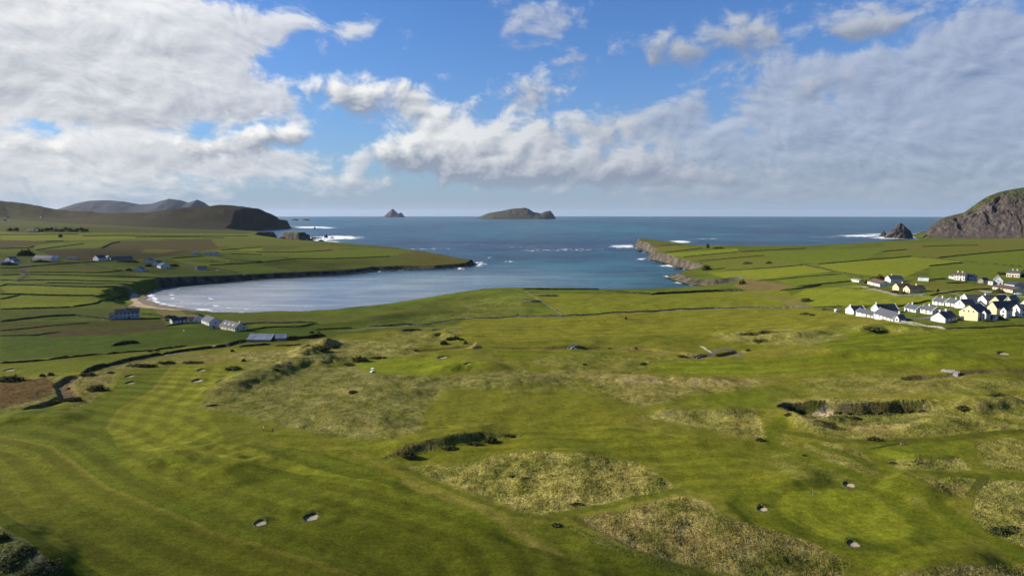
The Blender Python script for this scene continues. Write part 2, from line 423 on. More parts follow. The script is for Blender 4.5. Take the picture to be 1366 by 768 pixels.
def in_poly(X, Y, pts):
    ins = np.zeros(X.shape, bool); n = len(pts)
    for i in range(n):
        ax, ay = pts[i]; bx, by = pts[(i + 1) % n]
        if ay == by: continue
        ins ^= ((ay > Y) != (by > Y)) & (X < (bx - ax) * (Y - ay) / (by - ay) + ax)
    return ins
def box_of(pts, m):
    p = np.array(pts); return p[:, 0].min() - m, p[:, 0].max() + m, p[:, 1].min() - m, p[:, 1].max() + m
def local(X, Y, pts, m):
    a, b, c, d = box_of(pts, m); return np.nonzero((X > a) & (X < b) & (Y > c) & (Y < d))[0]
def relief(X, Y):
    """dunes, banks, ditches, the quarry-like hollow and bunker pits (1-D arrays)"""
    z = np.zeros(X.shape)
    r = np.hypot(X, Y)
    golf = sstep(r, 760, 560) * sstep(X, -420, -220) + 0.25
    lively = 0.45 + 0.55 * sstep(X + 0.22 * Y, -70, 40)
    z += golf * lively * (1.15 * fbm(X / 46, Y / 36, 3, 3) + 0.45 * fbm(X / 17, Y / 13, 3, 9))
    for pl, h, a, b in RIDGES:
        k = local(X, Y, pl, 2.5 * max(a, b))
        if not len(k): continue
        x, y = X[k], Y[k]
        wob = 1 + 0.28 * fbm(x / 7, y / 7, 2, 77)
        d, sg, al = seg_dist(x, y, pl)
        ww = np.where(sg > 0, b, a) * wob
        e = sstep(al, -0.001, 0.3) * sstep(al, 1.001, 0.7)
        e = np.maximum(e, 0.0)
        z[k] += h * np.exp(-(d / (ww * 0.62)) ** 2.2) * e * (1 + 0.22 * fbm(x / 11, y / 11, 2, 55))
    k = local(X, Y, CRATER, 20)
    if len(k):
        x, y = X[k], Y[k]
        jx = x + 1.2 * fbm(x / 14, y / 14, 3, 21); jy = y + 1.0 * fbm(x / 14, y / 14, 3, 22)
        d, _, _ = seg_dist(jx, jy, CRATER + CRATER[:1])
        ins = in_poly(jx, jy, CRATER)
        yc = np.array(CRATER)[:, 1]; far = sstep(y, yc.mean() - 6, yc.mean() + 8)
        wd = 2.8 + (1 - far) * 8 + 1.0 * fbm(x / 6, y / 6, 2, 29)
        z[k] -= np.where(ins, sstep(d, 0, wd) * (3.6 - (1 - far) * 1.6), 0)
        z[k] += np.where(ins, 0.7 * fbm(x / 6, y / 6, 3, 23) * sstep(d, 2, 7), 0.5 * np.exp(-d / 2.0) * far)
    for pl in DITCH:
        k = local(X, Y, pl, 8)
        if not len(k): continue
        d, _, _ = seg_dist(X[k] + 0.8 * pn(X[k] / 6, Y[k] / 6, 4), Y[k], pl)
        z[k] -= 1.7 * sstep(d, 4.2, 1.6)
    for bx, by, br, dp, _ in BUNKERS:
        k = np.nonzero((np.abs(X - bx) < 14) & (np.abs(Y - by) < 14))[0]
        if not len(k): continue
        rr = np.hypot(X[k] - bx, (Y[k] - by) * 0.92)
        z[k] = np.where(rr < br + 9, z[k] * sstep(rr, br, br + 9), z[k])
        z[k] += 0.75 * np.exp(-((X[k] - bx) / (br * 1.6)) ** 2 - ((Y[k] - by - br * 1.5) / (br * 1.0)) ** 2)
        z[k] -= np.where(rr < br + 0.1, dp + 0.8, 0)
    return z
def ground(X, Y):
    X = np.atleast_1d(np.asarray(X, float)); Y = np.atleast_1d(np.asarray(Y, float))
    p = plateau(X, Y); rg = ridge(X, Y); p = np.where(rg > 1, np.maximum(rg, p) + 4 * np.exp(-np.abs(rg - p) / 8), p)
    p = p + relief(X, Y)
    cd, wd = coast_dist(X, Y)
    cdj = cd + np.clip(wd * 0.25, 1, 4) * fbm(X / 14, Y / 14, 3, 40)
    t = np.clip(cdj / wd, 0, 1)
    beach = sstep(wd, 16, 30)
    prof = (1 - beach) * sstep(t, -0.05, 1) + beach * (0.12 * t + 0.88 * sstep(np.clip(cdj / wd, 0, 2), 0.6, 1.35))
    z = np.where(cdj > 0, 0.15 + (p - 0.15) * prof, np.maximum(cdj * 0.15, -5))
    return z, cd, wd, p
def gz(x, y):
    return float(ground(x, y)[0][0])
# full ray-cast of a photo pixel onto the finished ground
def P(px, py, cache={}):
    key = (px, py)
    if key in cache: return cache[key]
    r = ray(px, py)
    ts = np.geomspace(70, 4200, 700)
    zz = CAM_H + r[2] * ts - ground(r[0] * ts, r[1] * ts)[0]
    k = int(np.argmax(zz < 0))
    if zz[k] >= 0: k = len(ts) - 1
    t2 = np.linspace(ts[max(k - 1, 0)], ts[k], 24)
    z2 = CAM_H + r[2] * t2 - ground(r[0] * t2, r[1] * t2)[0]
    j = int(np.argmax(z2 < 0)); t = t2[j]
    cache[key] = Vector((r[0] * t, r[1] * t, gz(r[0] * t, r[1] * t)))
    return cache[key]
# ------------------------------------------------------------------ terrain sheet: polar grid, finer near the camera's view
azs = np.concatenate([np.linspace(-80, -42, 70)[:-1], np.linspace(-42, 42, 1150), np.linspace(42, 80, 70)[1:]])
rs = np.concatenate([np.geomspace(30, 92, 60)[:-1], np.geomspace(92, 330, 600)[:-1], np.geomspace(330, 1000, 400)[:-1], np.geomspace(1000, 5600, 400)])
AZ, RR = np.meshgrid(np.radians(azs), rs)
GX = (np.sin(AZ) * RR).ravel(); GY = (np.cos(AZ) * RR).ravel()
GZ, CD, WD, GP = ground(GX, GY)
PX, PY = proj(GX, GY, np.maximum(GP, 0))            # where the smooth surface stands in the survey picture
NJ = 1.0
jx = PX + 1.6 * fbm(GX / 5, GY / 5, 2, 61); jy = PY + 0.7 * fbm(GX / 5, GY / 5, 2, 62)
n1 = fbm(GX / 60, GY / 45, 4, 101); n2 = fbm(GX / 9, GY / 8, 4, 102); n3 = fbm(GX / 2.2, GY / 2.2, 3, 103)

def mask(poly, soft=0.0, jit=True):
    p = np.array(poly, float)
    x, y = (jx, jy) if jit else (PX, PY)
    m = np.zeros(len(x), np.float32)
    k = np.nonzero((x > p[:, 0].min() - 4) & (x < p[:, 0].max() + 4) & (y > p[:, 1].min() - 4) & (y < p[:, 1].max() + 4))[0]
    if len(k):
        m[k] = in_poly(x[k], y[k], [tuple(q) for q in p])
        if soft:
            dd, _, _ = seg_dist(x[k] + 4 * n2[k] + 2.0 * n3[k], (y[k] + 1.5 * n2[k] + .8 * n3[k]) * 1.8, [(q[0], q[1] * 1.8) for q in p] + [(p[0][0], p[0][1] * 1.8)])
            m[k] *= sstep(dd, 0, soft)
    return m
C = np.zeros((len(GX), 3), np.float32)
def paint(m, c, var=0.0):
    global C
    c = np.asarray(c, np.float32)
    if np.isscalar(m): C[:] = c; return
    k = np.nonzero(m > 0)[0]
    f = m[k][:, None]
    C[k] = C[k] * (1 - f) + c * f
def lerp(m, a, b):
    m = np.clip(m, 0, 1)[:, None]; return np.asarray(a) * (1 - m) + np.asarray(b) * m

FAIR = (0.078, 0.098, 0.0085); FAIR_LT = (0.112, 0.122, 0.014); FAIR_DK = (0.050, 0.068, 0.0065)
SEMI = (0.108, 0.108, 0.018); GREEN = (0.105, 0.130, 0.011)
FIELD = (0.085, 0.118, 0.014); FIELD_B = (0.120, 0.150, 0.015); FIELD_D = (0.060, 0.080, 0.014); FIELD_O = (0.090, 0.104, 0.018)
HEATH = (0.060, 0.053, 0.021); STRAW = (0.215, 0.185, 0.075); ROUGH = (0.140, 0.134, 0.054)
SAND = (0.42, 0.33, 0.21); WETSAND = (0.22, 0.17, 0.11); ROCK = (0.085, 0.072, 0.060); SCRUB = (0.040, 0.045, 0.017)
ROADC = (0.16, 0.15, 0.14); DIRT = (0.17, 0.125, 0.065)

r_ = np.hypot(GX, GY)
golf = ((r_ < 640) & (GX > -330)).astype(np.float32)
C[:] = lerp(sstep(n1, -0.5, 0.6), FIELD_D, FIELD)
# far moorland on the ridge
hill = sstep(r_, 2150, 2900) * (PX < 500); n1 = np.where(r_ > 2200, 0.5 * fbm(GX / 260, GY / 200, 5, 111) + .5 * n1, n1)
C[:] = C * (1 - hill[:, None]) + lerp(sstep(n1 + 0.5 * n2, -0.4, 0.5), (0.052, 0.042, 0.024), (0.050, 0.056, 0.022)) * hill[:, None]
C *= (1 - 0.55 * hill * sstep(PX, 120, 260))[:, None]  # headland end darkened: the shade on its front is put into the colour

# ---- fields on the left
LF = [
 ([(0,292),(130,300),(250,306),(330,308),(330,314),(0,309)], (0.062,0.075,0.020)), ([(0,309),(330,312),(420,309),(420,318),(0,318)], (0.100,0.125,0.020)),
 ([(0,313),(30,312),(130,315),(210,316),(330,316),(0,322)], FIELD_B), ([(40,327),(110,325),(140,322),(200,321),(130,330),(48,333)], FIELD),
 ([(0,320),(85,322),(40,328),(0,331)], HEATH), ([(0,332),(40,330),(38,336),(0,337)], FIELD),
 ([(48,334),(130,331),(150,322),(330,318),(345,322),(300,330),(200,345),(110,348),(80,344)], HEATH),
 ([(192,332),(240,333),(215,338),(190,337)], FIELD_O), ([(280,318),(420,318),(420,325),(290,329)], FIELD_O), ([(318,332),(350,330),(350,334),(320,335)], FIELD_B),
 ([(226,346),(270,342),(288,343),(316,348),(300,352),(280,354),(255,353)], FIELD_B), ([(290,341),(350,335),(350,349),(314,347)], FIELD),
 ([(279,355),(325,352),(350,350),(395,362),(330,367),(322,364)], FIELD), ([(190,362),(225,361),(322,364),(322,371),(240,375),(228,373)], (0.052,0.082,0.010)),
 ([(28,358),(104,351),(160,361),(140,363),(45,363)], FIELD_O), ([(104,351),(140,348),(180,357),(170,362),(160,361)], FIELD),
 ([(0,360),(25,359),(28,366),(0,367)], FIELD_D), ([(40,367),(120,368),(228,375),(205,383),(60,374)], FIELD), ([(0,368),(28,367),(20,374),(0,374)], FIELD),
 ([(62,377),(180,382),(195,386),(165,385),(45,380),(0,381)], FIELD_D), ([(0,382),(45,381),(165,385),(195,388),(165,395),(80,394),(10,392)], FIELD_B), ([(0,394),(165,396),(150,400),(130,405),(100,409),(0,412)], FIELD_B),
 ([(150,401),(195,396),(205,412),(150,412)], FIELD_O), ([(0,412),(100,410),(150,412),(150,424),(0,428)], FIELD_D),
 ([(215,424),(205,411),(180,402),(228,405),(255,424)], ROUGH), ([(0,430),(146,427),(215,425),(222,434),(140,444),(0,446)], (0.058,0.066,0.014)), ([(0,447),(220,436),(330,436),(420,432),(420,452),(230,463),(0,482)], (0.050,0.078,0.009)),
 ([(60,441),(150,440),(220,433),(225,438),(150,446),(60,449)], (0.060,0.048,0.022)),
 ([(300,420),(420,421),(560,410),(640,398),(640,412),(480,432),(330,435)], (0.080,0.098,0.018)), ([(420,432),(620,420),(620,444),(420,452)], (0.058,0.082,0.010)),
 ([(342,337),(440,326),(470,327),(450,335),(393,337),(350,340)], FIELD_O), ([(350,340),(393,337),(520,330),(560,335),(522,342),(444,345),(393,345),(350,349)], FIELD),
 ([(350,350),(393,346),(520,343),(560,352),(500,361),(396,362)], (0.070,0.088,0.013)), ([(522,342),(560,335),(634,350),(615,356),(552,350)], (0.078,0.080,0.018)), ([(440,326),(560,335),(634,350),(600,346),(520,330)], (0.085,0.085,0.025)),
 # right headland
 ([(857,321),(915,326),(882,330),(870,332)], (0.075,0.085,0.022)), ([(880,329),(938,329),(936,331),(890,337),(876,336)], FIELD_O), ([(888,338),(985,331),(984,336),(912,343),(895,341)], FIELD_B), ([(912,344),(985,337),(1020,341),(931,349)], FIELD_O),
 ([(935,350),(1030,342),(1070,352),(1030,357),(966,361)], (0.088,0.108,0.017)), ([(945,364),(1030,358),(1072,354),(1111,362),(1020,372),(970,372)], FIELD_B), ([(985,337),(1180,330),(1156,346),(1090,352),(1030,342)], FIELD), ([(1090,353),(1216,343),(1300,348),(1240,356),(1200,372),(1111,362)], FIELD_B),
 ([(1180,325),(1366,318),(1366,332),(1252,343),(1216,342),(1177,336)], FIELD_O), ([(1252,345),(1366,334),(1366,354),(1294,349)], FIELD), ([(1240,356),(1290,350),(1366,357),(1366,366),(1240,372)], FIELD), ([(1030,372),(1123,367),(1155,374),(1065,382)], FIELD),
 ([(1040,402),(1075,386),(1150,380),(1200,394),(1240,394),(1260,402),(1205,405),(1084,409)], FIELD_B), ([(980,389),(1045,384),(1060,398),(1084,409),(950,410),(800,417),(755,420),(700,392),(870,392)], (0.112,0.132,0.014)), ([(1192,372),(1366,378),(1366,392),(1240,392)], FIELD_O),
 ([(1000,371),(1060,382),(1040,387),(1000,388),(975,382)], (0.115,0.098,0.040)), ([(985,388),(1070,400),(1084,409),(1050,408),(1040,400)], (0.115,0.110,0.035)),
 ([(1140,376),(1190,384),(1200,393),(1150,381)], FIELD_D),
]
for pl, c in LF: paint(mask(pl), c)
# ---- golf course
g = (mask([(0,482),(230,463),(330,455),(420,449),(560,438),(690,421),(755,421),(850,416),(950,411),(1084,409),(1125,418),(1200,428),(1262,438),(1366,433),(1700,430),(1700,900),(-400,900),(-400,500)]) > 0)
kk = np.nonzero(g)[0]
C[kk] = lerp(sstep(n1[kk] + 0.35 * n2[kk], -0.45, 0.55), (0.088, 0.102, 0.011), (0.118, 0.122, 0.020))
ROUGHM = np.zeros(len(GX), np.float32); STRM = np.zeros(len(GX), np.float32)
MOW = [
 ([(-300,560),(0,545),(100,540),(150,520),(165,495),(230,487),(300,487),(330,500),(270,540),(300,590),(420,600),(545,640),(700,705),(800,740),(880,775),(-300,800)], (0.068,0.088,0.0075)),
 ([(230,487),(300,487),(325,498),(272,540),(300,585),(420,625),(540,655),(500,640),(400,632),(250,600),(160,602),(143,572),(160,545),(205,520)], (0.108,0.124,0.012)),
 ([(160,602),(250,600),(400,632),(540,655),(700,715),(780,768),(520,768),(300,705),(180,640)], (0.074,0.092,0.008)),
 ([(-200,575),(0,583),(70,598),(140,650),(280,708),(420,750),(480,775),(150,775),(60,720),(0,680),(-200,660)], (0.083,0.098,0.009)),
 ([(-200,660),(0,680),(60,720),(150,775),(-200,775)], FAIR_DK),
 ([(340,572),(560,585),(690,575),(800,560),(860,575),(1000,600),(1025,640),(940,660),(910,650),(895,630),(800,600),(690,598),(560,615),(500,615),(400,600)], (0.092,0.106,0.011)),
 ([(560,520),(700,505),(800,530),(860,545),(800,570),(690,575),(580,580),(570,545)], (0.098,0.110,0.013)),
 ([(470,490),(490,479),(560,477),(650,482),(640,490),(560,500),(490,498)], (0.112,0.142,0.011)),
 ([(620,425),(760,422),(950,413),(1080,412),(1120,425),(1100,440),(900,446),(700,455),(620,455),(600,440)], (0.118,0.128,0.015)),
 ([(660,466),(760,470),(900,480),(1060,478),(1180,465),(1366,450),(1366,492),(1240,490),(1080,498),(960,500),(870,498),(800,480),(680,482)], (0.088,0.108,0.010)),
 ([(870,486),(920,480),(1000,487),(1060,492),(1000,500),(900,498)], (0.105,0.135,0.011)),
 ([(1130,436),(1200,430),(1262,440),(1366,436),(1366,470),(1250,470),(1130,470),(1080,460)], (0.080,0.105,0.009)),
 ([(930,528),(990,521),(1100,520),(1035,530),(1040,545),(950,543)], (0.085,0.108,0.010)),
 ([(1150,598),(1210,588),(1290,584),(1302,608),(1240,622),(1190,612)], (0.090,0.112,0.011)),
 ([(960,650),(1030,640),(1120,632),(1200,640),(1260,665),(1290,700),(1290,740),(1180,760),(1140,745),(1080,722),(1010,700),(975,685)], (0.088,0.108,0.010)),
 ([(1022,668),(1045,656),(1100,651),(1150,654),(1190,675),(1228,703),(1225,718),(1180,727),(1110,720),(1045,690)], (0.112,0.136,0.012)),
 ([(690,720),(760,700),(850,740),(900,768),(700,775)], (0.070,0.086,0.009)),
 ([(0,500),(60,492),(108,497),(100,506),(40,508),(0,512)], (0.110,0.128,0.013)), ([(0,486),(150,474),(150,484),(100,496),(0,500)], (0.085,0.105,0.010)),
 ([(660,712),(740,695),(800,720),(900,752),(960,775),(900,775),(800,740)], (0.080,0.098,0.010)),
]
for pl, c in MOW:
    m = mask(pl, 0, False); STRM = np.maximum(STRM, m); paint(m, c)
# mown lighter edges: long thin strips cut at another height
for pl, wd_, c in [([(0,583),(70,598),(140,650),(280,708),(420,750),(480,775)], 0.8, (0.112,0.118,0.016)), ([(143,572),(160,545),(205,520),(230,487)], 0.7, (0.120,0.128,0.016)), ([(540,640),(640,675),(700,712),(740,740)], 1.6, (0.128,0.126,0.026)),
                   ([(1022,668),(1045,655),(1100,650),(1152,653),(1192,674)], 0.6, (0.15,0.15,0.03)), ([(415,590),(470,600),(545,638)], 0.8, (0.115,0.118,0.018)), ([(655,712),(720,735),(800,768)], 0.9, (0.05,0.062,0.008))]:
    p = [base_pt(*q) for q in pl]; k = local(GX, GY, p, 6); d, _, _ = seg_dist(GX[k], GY[k], p)
    m = np.zeros(len(GX), np.float32); m[k] = sstep(d + 0.3 * n2[k], wd_ * 1.8, wd_ * .6) * 0.9; paint(m, c)
BAND = np.zeros(len(GX), np.float32)
def bands(poly, line, width, amp, ang=0.0):
    m = mask(poly, 0, False); k = np.nonzero(m)[0]
    p = [base_pt(*q) for q in line]; dd, sg, _ = seg_dist(GX[k], GY[k], p)
    s = np.sin(2 * np.pi * (dd * sg) / width); C[k] *= (1 + amp * np.clip(s * 2.5, -1, 1) * (0.7 + .5 * n1[k]))[:, None].astype(np.float32)
bands(MOW[0][0], [(0,583),(70,598),(140,650),(280,708),(420,750),(480,775)], 9.0, 0.17)
bands([(230,487),(300,487),(325,498),(272,540),(300,585),(420,625),(540,655),(500,640),(400,632),(250,600),(160,602),(143,572),(160,545),(205,520)], [(143,572),(160,545),(205,520),(230,487)], 8.0, 0.14)
bands([(1022,668),(1045,656),(1100,651),(1150,654),(1190,675),(1228,703),(1225,718),(1180,727),(1110,720),(1045,690)], [(1010,640),(1240,740)], 3.2, 0.08)
bands([(340,572),(560,585),(690,575),(800,560),(860,575),(1000,600),(1025,640),(940,660),(910,650),(895,630),(800,600),(690,598),(560,615),(500,615),(400,600)], [(340,600),(1025,590)], 8.0, 0.14)
bands([(620,425),(760,422),(950,413),(1080,412),(1120,425),(1100,440),(900,446),(700,455),(620,455),(600,440)], [(600,450),(1100,425)], 12.0, 0.11)
bands([(1130,436),(1200,430),(1262,440),(1366,436),(1366,470),(1250,470),(1130,470),(1080,460)], [(1080,470),(1366,450)], 10.0, 0.14)
bands([(660,466),(760,470),(900,480),(1060,478),(1180,465),(1366,450),(1366,492),(1240,490),(1080,498),(960,500),(870,498),(800,480),(680,482)], [(660,490),(1366,470)], 10.0, 0.11)
# collar of longer grass round the big green, and the cut line round the pale fairway
for pl, wd_, c in [([(1018,668),(1043,653),(1100,647),(1154,650),(1196,672),(1234,703),(1230,722),(1180,731),(1106,724),(1040,694),(1018,668)], 2.2, (0.058,0.076,0.007)), ([(1300,585),(1303,607),(1314,627),(1400,634)], .8, (0.08,0.09,0.012)), ([(535,622),(600,650),(690,686),(740,693)], 1.0, (0.062,0.076,0.012)), ([(765,692),(850,735),(900,752),(1000,780)], 1.3, (0.058,0.070,0.014))]:
    p = [base_pt(*q) for q in pl]; k = local(GX, GY, p, 6); d, _, _ = seg_dist(GX[k], GY[k], p)
    m = np.zeros(len(GX), np.float32); m[k] = sstep(d + .3 * n2[k], wd_ * 1.5, wd_ * .6) * .8; paint(m, c)
RGH = [  # rough grass: polygon, colour, strength
 ([(1030,585),(1075,600),(1180,645),(1130,650),(1060,640),(1025,625)], (0.120,0.122,0.030), .25),
 ([(980,520),(1110,512),(1366,505),(1366,520),(1240,528),(1100,526),(1036,530)], (0.115,0.118,0.028), .3),
 ([(640,500),(760,490),(860,496),(760,520),(680,530)], (0.118,0.118,0.030), .3),
 ([(1210,655),(1260,662),(1262,676),(1230,680),(1205,668)], (0.150,0.145,0.040), .1),  # highlight on the mound by the green, painted as paler grass
 ([(262,545),(290,508),(335,487),(380,478),(400,490),(470,484),(500,500),(600,520),(570,545),(562,575),(520,590),(440,585),(350,562),(300,550)], ROUGH, .55),
 ([(200,478),(260,470),(300,473),(290,482),(240,486),(160,497),(150,512),(120,540),(95,548),(85,530),(98,505),(150,485)], (0.14,0.12,0.05), .8),
 ([(270,476),(330,468),(380,466),(420,450),(480,452),(560,460),(560,475),(480,478),(440,486),(380,492),(330,486),(300,478)], (0.175,0.16,0.06), 1.),
 ([(380,500),(480,497),(600,500),(690,490),(760,505),(640,520),(560,518),(480,505)], ROUGH, .7),
 ([(535,622),(600,618),(680,602),(730,600),(800,605),(850,615),(893,640),(903,654),(820,672),(740,690),(690,683),(640,662),(600,648)], (0.19,0.172,0.058), 1.),
 ([(768,692),(850,673),(905,660),(945,668),(970,690),(1030,705),(1090,725),(1135,750),(1120,775),(1010,775),(900,752),(850,735),(800,712)], (0.165,0.138,0.055), 1.),
 ([(740,690),(800,712),(850,735),(960,775),(900,765),(820,738),(760,712)], (0.075,0.088,0.018), .5),
 ([(845,556),(880,546),(950,545),(1005,543),(1022,565),(1020,588),(985,584),(900,565)], (0.185,0.17,0.06), .9),
 ([(690,500),(760,488),(860,495),(870,500),(1000,503),(1045,508),(1000,520),(920,528),(860,545),(800,530),(740,515)], (0.165,0.15,0.055), .7),
 ([(768,502),(850,500),(1000,507),(1030,511),(960,518),(860,512),(790,510)], (0.24,0.20,0.085), .9),
 ([(700,476),(790,470),(880,474),(930,478),(870,488),(870,496),(760,492),(720,490)], (0.125,0.125,0.032), .6),
 ([(1030,532),(1100,528),(1240,532),(1366,524),(1400,530),(1400,575),(1290,580),(1180,588),(1100,585),(1058,570)], (0.150,0.142,0.045), .8),
 ([(1063,592),(1110,588),(1150,600),(1190,640),(1120,625)], (0.165,0.155,0.05), .7),
 ([(1036,566),(1060,585),(1062,600),(1040,598),(1030,580)], (0.125,0.120,0.03), .5),
 ([(1175,614),(1215,611),(1285,610),(1300,628),(1200,628)], (0.18,0.168,0.06), 1.), ([(1302,587),(1400,578),(1400,632),(1316,626),(1300,606)], (0.17,0.158,0.055), .9),
 ([(1212,634),(1304,636),(1290,668),(1262,658)], (0.155,0.148,0.05), .8), ([(1302,640),(1400,640),(1400,752),(1340,735),(1308,722),(1294,685)], (0.14,0.135,0.047), 1.),
 ([(1165,775),(1210,760),(1270,752),(1400,752),(1400,775)], (0.15,0.125,0.05), 1.),
 ([(-300,690),(0,700),(40,722),(76,752),(76,775),(-300,800)], (0.105,0.105,0.048), 1.),
 ([(940,445),(1030,438),(1110,438),(1140,448),(1080,462),(1000,460),(960,455)], (0.155,0.15,0.05), .8),
 ([(1128,430),(1200,434),(1260,441),(1240,446),(1180,446),(1120,440)], (0.150,0.150,0.04), .6),
 ([(1080,500),(1200,498),(1366,506),(1400,520),(1366,522),(1240,528),(1100,524),(1060,512)], (0.135,0.13,0.038), .6),
 ([(540,438),(620,432),(620,446),(600,462),(560,462),(500,455)], (0.12,0.118,0.034), .6),
 ([(600,412),(640,398),(700,390),(700,420),(620,428),(520,436),(560,422)], (0.112,0.120,0.026), .5),
 ([(0,505),(70,500),(98,502),(75,520),(90,530),(70,540),(0,552),(0,545)], (0.13,0.125,0.05), .7),
 ([(960,470),(985,466),(1000,470),(985,476),(960,476)], (0.13,0.115,0.045), .5),
 ([(265,535),(300,520),(300,505),(280,508)], (0.125,0.12,0.03), .5),
]
for pl, c, st in RGH:
    m = mask(pl, 7.0); paint((0.35 + 0.65 * st) * m ** .6 * (0.66 + 0.55 * n2.astype(np.float32) + 0.25 * n1.astype(np.float32)).clip(.12, .96), np.asarray(c) * np.array([1.0, 1.0, 1.2])); ROUGHM = np.maximum(ROUGHM, m * st); STRM *= (1 - m)
paint(mask([(0,511),(60,503),(74,512),(70,525),(55,532),(0,545),(-100,550),(-100,515)]), (0.076, 0.052, 0.022))
# tracks mown through the rough
for pl, wd_, c in [([(1040,560),(1030,590),(1075,610),(1150,640),(1230,660),(1290,700),(1366,745)], 2.4, (0.070,0.090,0.009)), ([(1045,575),(1110,590),(1180,592),(1366,575)], 1.6, (0.060,0.074,0.010)), ([(1085,592),(1140,612),(1190,636),(1290,634),(1366,636)], 1.7, (0.072,0.090,0.010)),
                   ([(742,690),(820,673),(905,656)], 1.7, (0.074,0.092,0.012)), ([(1310,634),(1290,662)], 0.5, (0.06,0.07,0.014)), ([(1318,634),(1298,664)], 0.5, (0.06,0.07,0.014)), ([(770,505),(800,525),(830,545)], 2.0, (0.10,0.108,0.016)),
                   ([(700,560),(760,572),(860,590)], 1.2, (0.10,0.112,0.013))]:
    p = [base_pt(*q) for q in pl]; k = local(GX, GY, p, 8); d, _, _ = seg_dist(GX[k], GY[k], p)
    m = np.zeros(len(GX), np.float32); m[k] = sstep(d + 0.5 * n2[k], wd_ * 1.4, wd_ * .7); paint(m, c); ROUGHM *= (1 - m)
# paths, roads and the ditch beds
for pl, wd_, c in [([(98,502),(84,512),(92,527),(75,537)], 1.4, (0.17,0.14,0.12)), ([(147,488),(175,480),(215,474),(245,470)], 1.6, (0.20,0.18,0.16)), ([(935,460),(950,470)], 0.8, (0.35,0.30,0.22)),
                   ([(944,474),(958,466),(970,463),(980,468),(988,473)], 1.1, (0.10,0.09,0.085)), ([(944,475),(965,475),(990,474)], .8, (0.10,0.09,0.085)), ([(944,475),(932,478)], 1.1, (0.09,0.08,0.075)),
                   ([(450,441),(492,437),(563,435),(610,426),(690,421.8),(752,422.2),(800,419.2),(850,416),(950,411),(1080,409.5),(1120,411)], 1.2, (0.15,0.145,0.09)),
                   ([(1150,382),(1175,388),(1197,393.5),(1230,391)], 2.0, (0.26,0.23,0.18)), ([(1114,382),(1150,382)], 1.5, (0.2,0.17,0.12)), ([(1255,388),(1275,393),(1290,398),(1310,402)], 1.8, (0.20,0.18,0.13)), ([(1310,388),(1330,391),(1366,396)], 2, (0.25,0.22,0.18)), ([(1288,374),(1310,372),(1340,380)], 2, (0.2,0.18,0.15)),
                   ([(1205,425),(1225,425),(1243,424),(1252,419),(1262,414)], 3.2, (0.12,0.115,0.115)), ([(1190,429),(1225,434),(1260,440)], 0.9, (0.28,0.25,0.18)),
                   ([(27,360),(38,366),(30,371),(22,375)], 2.5, (0.06,0.045,0.03)), ([(62,375.5),(130,377),(182,380.7),(196,388)], 1.6, (0.13,0.11,0.09)), ([(0,346),(40,352),(27,360)], 2.5, (0.10,0.085,0.07)),
                   ([(245,349),(262,355),(262,361)], 2.0, (0.12,0.11,0.09))]:
    p = [base_pt(*q) for q in pl]; k = local(GX, GY, p, 9); d, _, _ = seg_dist(GX[k], GY[k], p)
    m = np.zeros(len(GX), np.float32); m[k] = sstep(d, wd_ * 1.2, wd_ * .8); paint(m, c); ROUGHM *= (1 - m); STRM *= (1 - m)
for i, pl in enumerate(DITCH):
    k = local(GX, GY, pl, 9); d, _, _ = seg_dist(GX[k], GY[k], pl)
    m = np.zeros(len(GX), np.float32); m[k] = sstep(d + 1.2 * n2[k], 4.0, 2.0); paint(m, (0.115, 0.082, 0.045)); ROUGHM = np.maximum(ROUGHM, m * .6)
# hollow: overgrown back wall darkened with painted shade, a sandy blow-out in its corner
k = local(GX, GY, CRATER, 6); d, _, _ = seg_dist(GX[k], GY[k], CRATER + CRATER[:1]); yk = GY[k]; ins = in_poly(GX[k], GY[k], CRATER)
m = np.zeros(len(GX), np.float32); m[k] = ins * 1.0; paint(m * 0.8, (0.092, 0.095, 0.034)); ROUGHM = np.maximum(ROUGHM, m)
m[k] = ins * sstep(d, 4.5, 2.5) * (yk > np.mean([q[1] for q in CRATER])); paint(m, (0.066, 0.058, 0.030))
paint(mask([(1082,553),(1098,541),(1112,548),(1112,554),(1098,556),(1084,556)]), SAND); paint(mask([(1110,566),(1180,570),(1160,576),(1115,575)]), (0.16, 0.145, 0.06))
paint(mask([(1063,551),(1090,559),(1120,569),(1133,574),(1120,575),(1085,567)]), (0.040, 0.040, 0.018))  # shadow line along the hollow's front bank, painted as a dark strip
paint(mask([(1120,560),(1160,556),(1210,556),(1235,560),(1200,566),(1140,568)], 3.0) * .7, (0.070, 0.085, 0.026)); paint(mask([(1160,566),(1225,562),(1240,558),(1225,568),(1180,574),(1130,574)], 3.0) * .8, (0.20, 0.175, 0.085))
paint(mask([(1175,597),(1152,599),(1190,592),(1205,590),(1205,591)], 0) , (0.03, 0.035, 0.012))
paint(mask([(621,465),(628,462),(634,455.5),(636,456),(632,464)]), (0.24, 0.20, 0.09)); paint(mask([(632,462),(643,461),(645,465),(631,466)]), (0.022, 0.022, 0.016))
# steep bank faces of the bigger dunes: painted shade, then a scrub-coloured one
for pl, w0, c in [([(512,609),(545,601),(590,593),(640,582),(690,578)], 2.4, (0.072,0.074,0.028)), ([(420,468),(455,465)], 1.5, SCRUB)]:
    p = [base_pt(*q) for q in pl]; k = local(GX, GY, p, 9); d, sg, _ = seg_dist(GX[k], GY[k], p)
    m = np.zeros(len(GX), np.float32); m[k] = sstep(d + 1.1 * n2[k] + np.where(sg > 0, 2.2, 0), w0 * 1.5, w0 * .6); paint(m * .85, c); ROUGHM = np.maximum(ROUGHM, m)
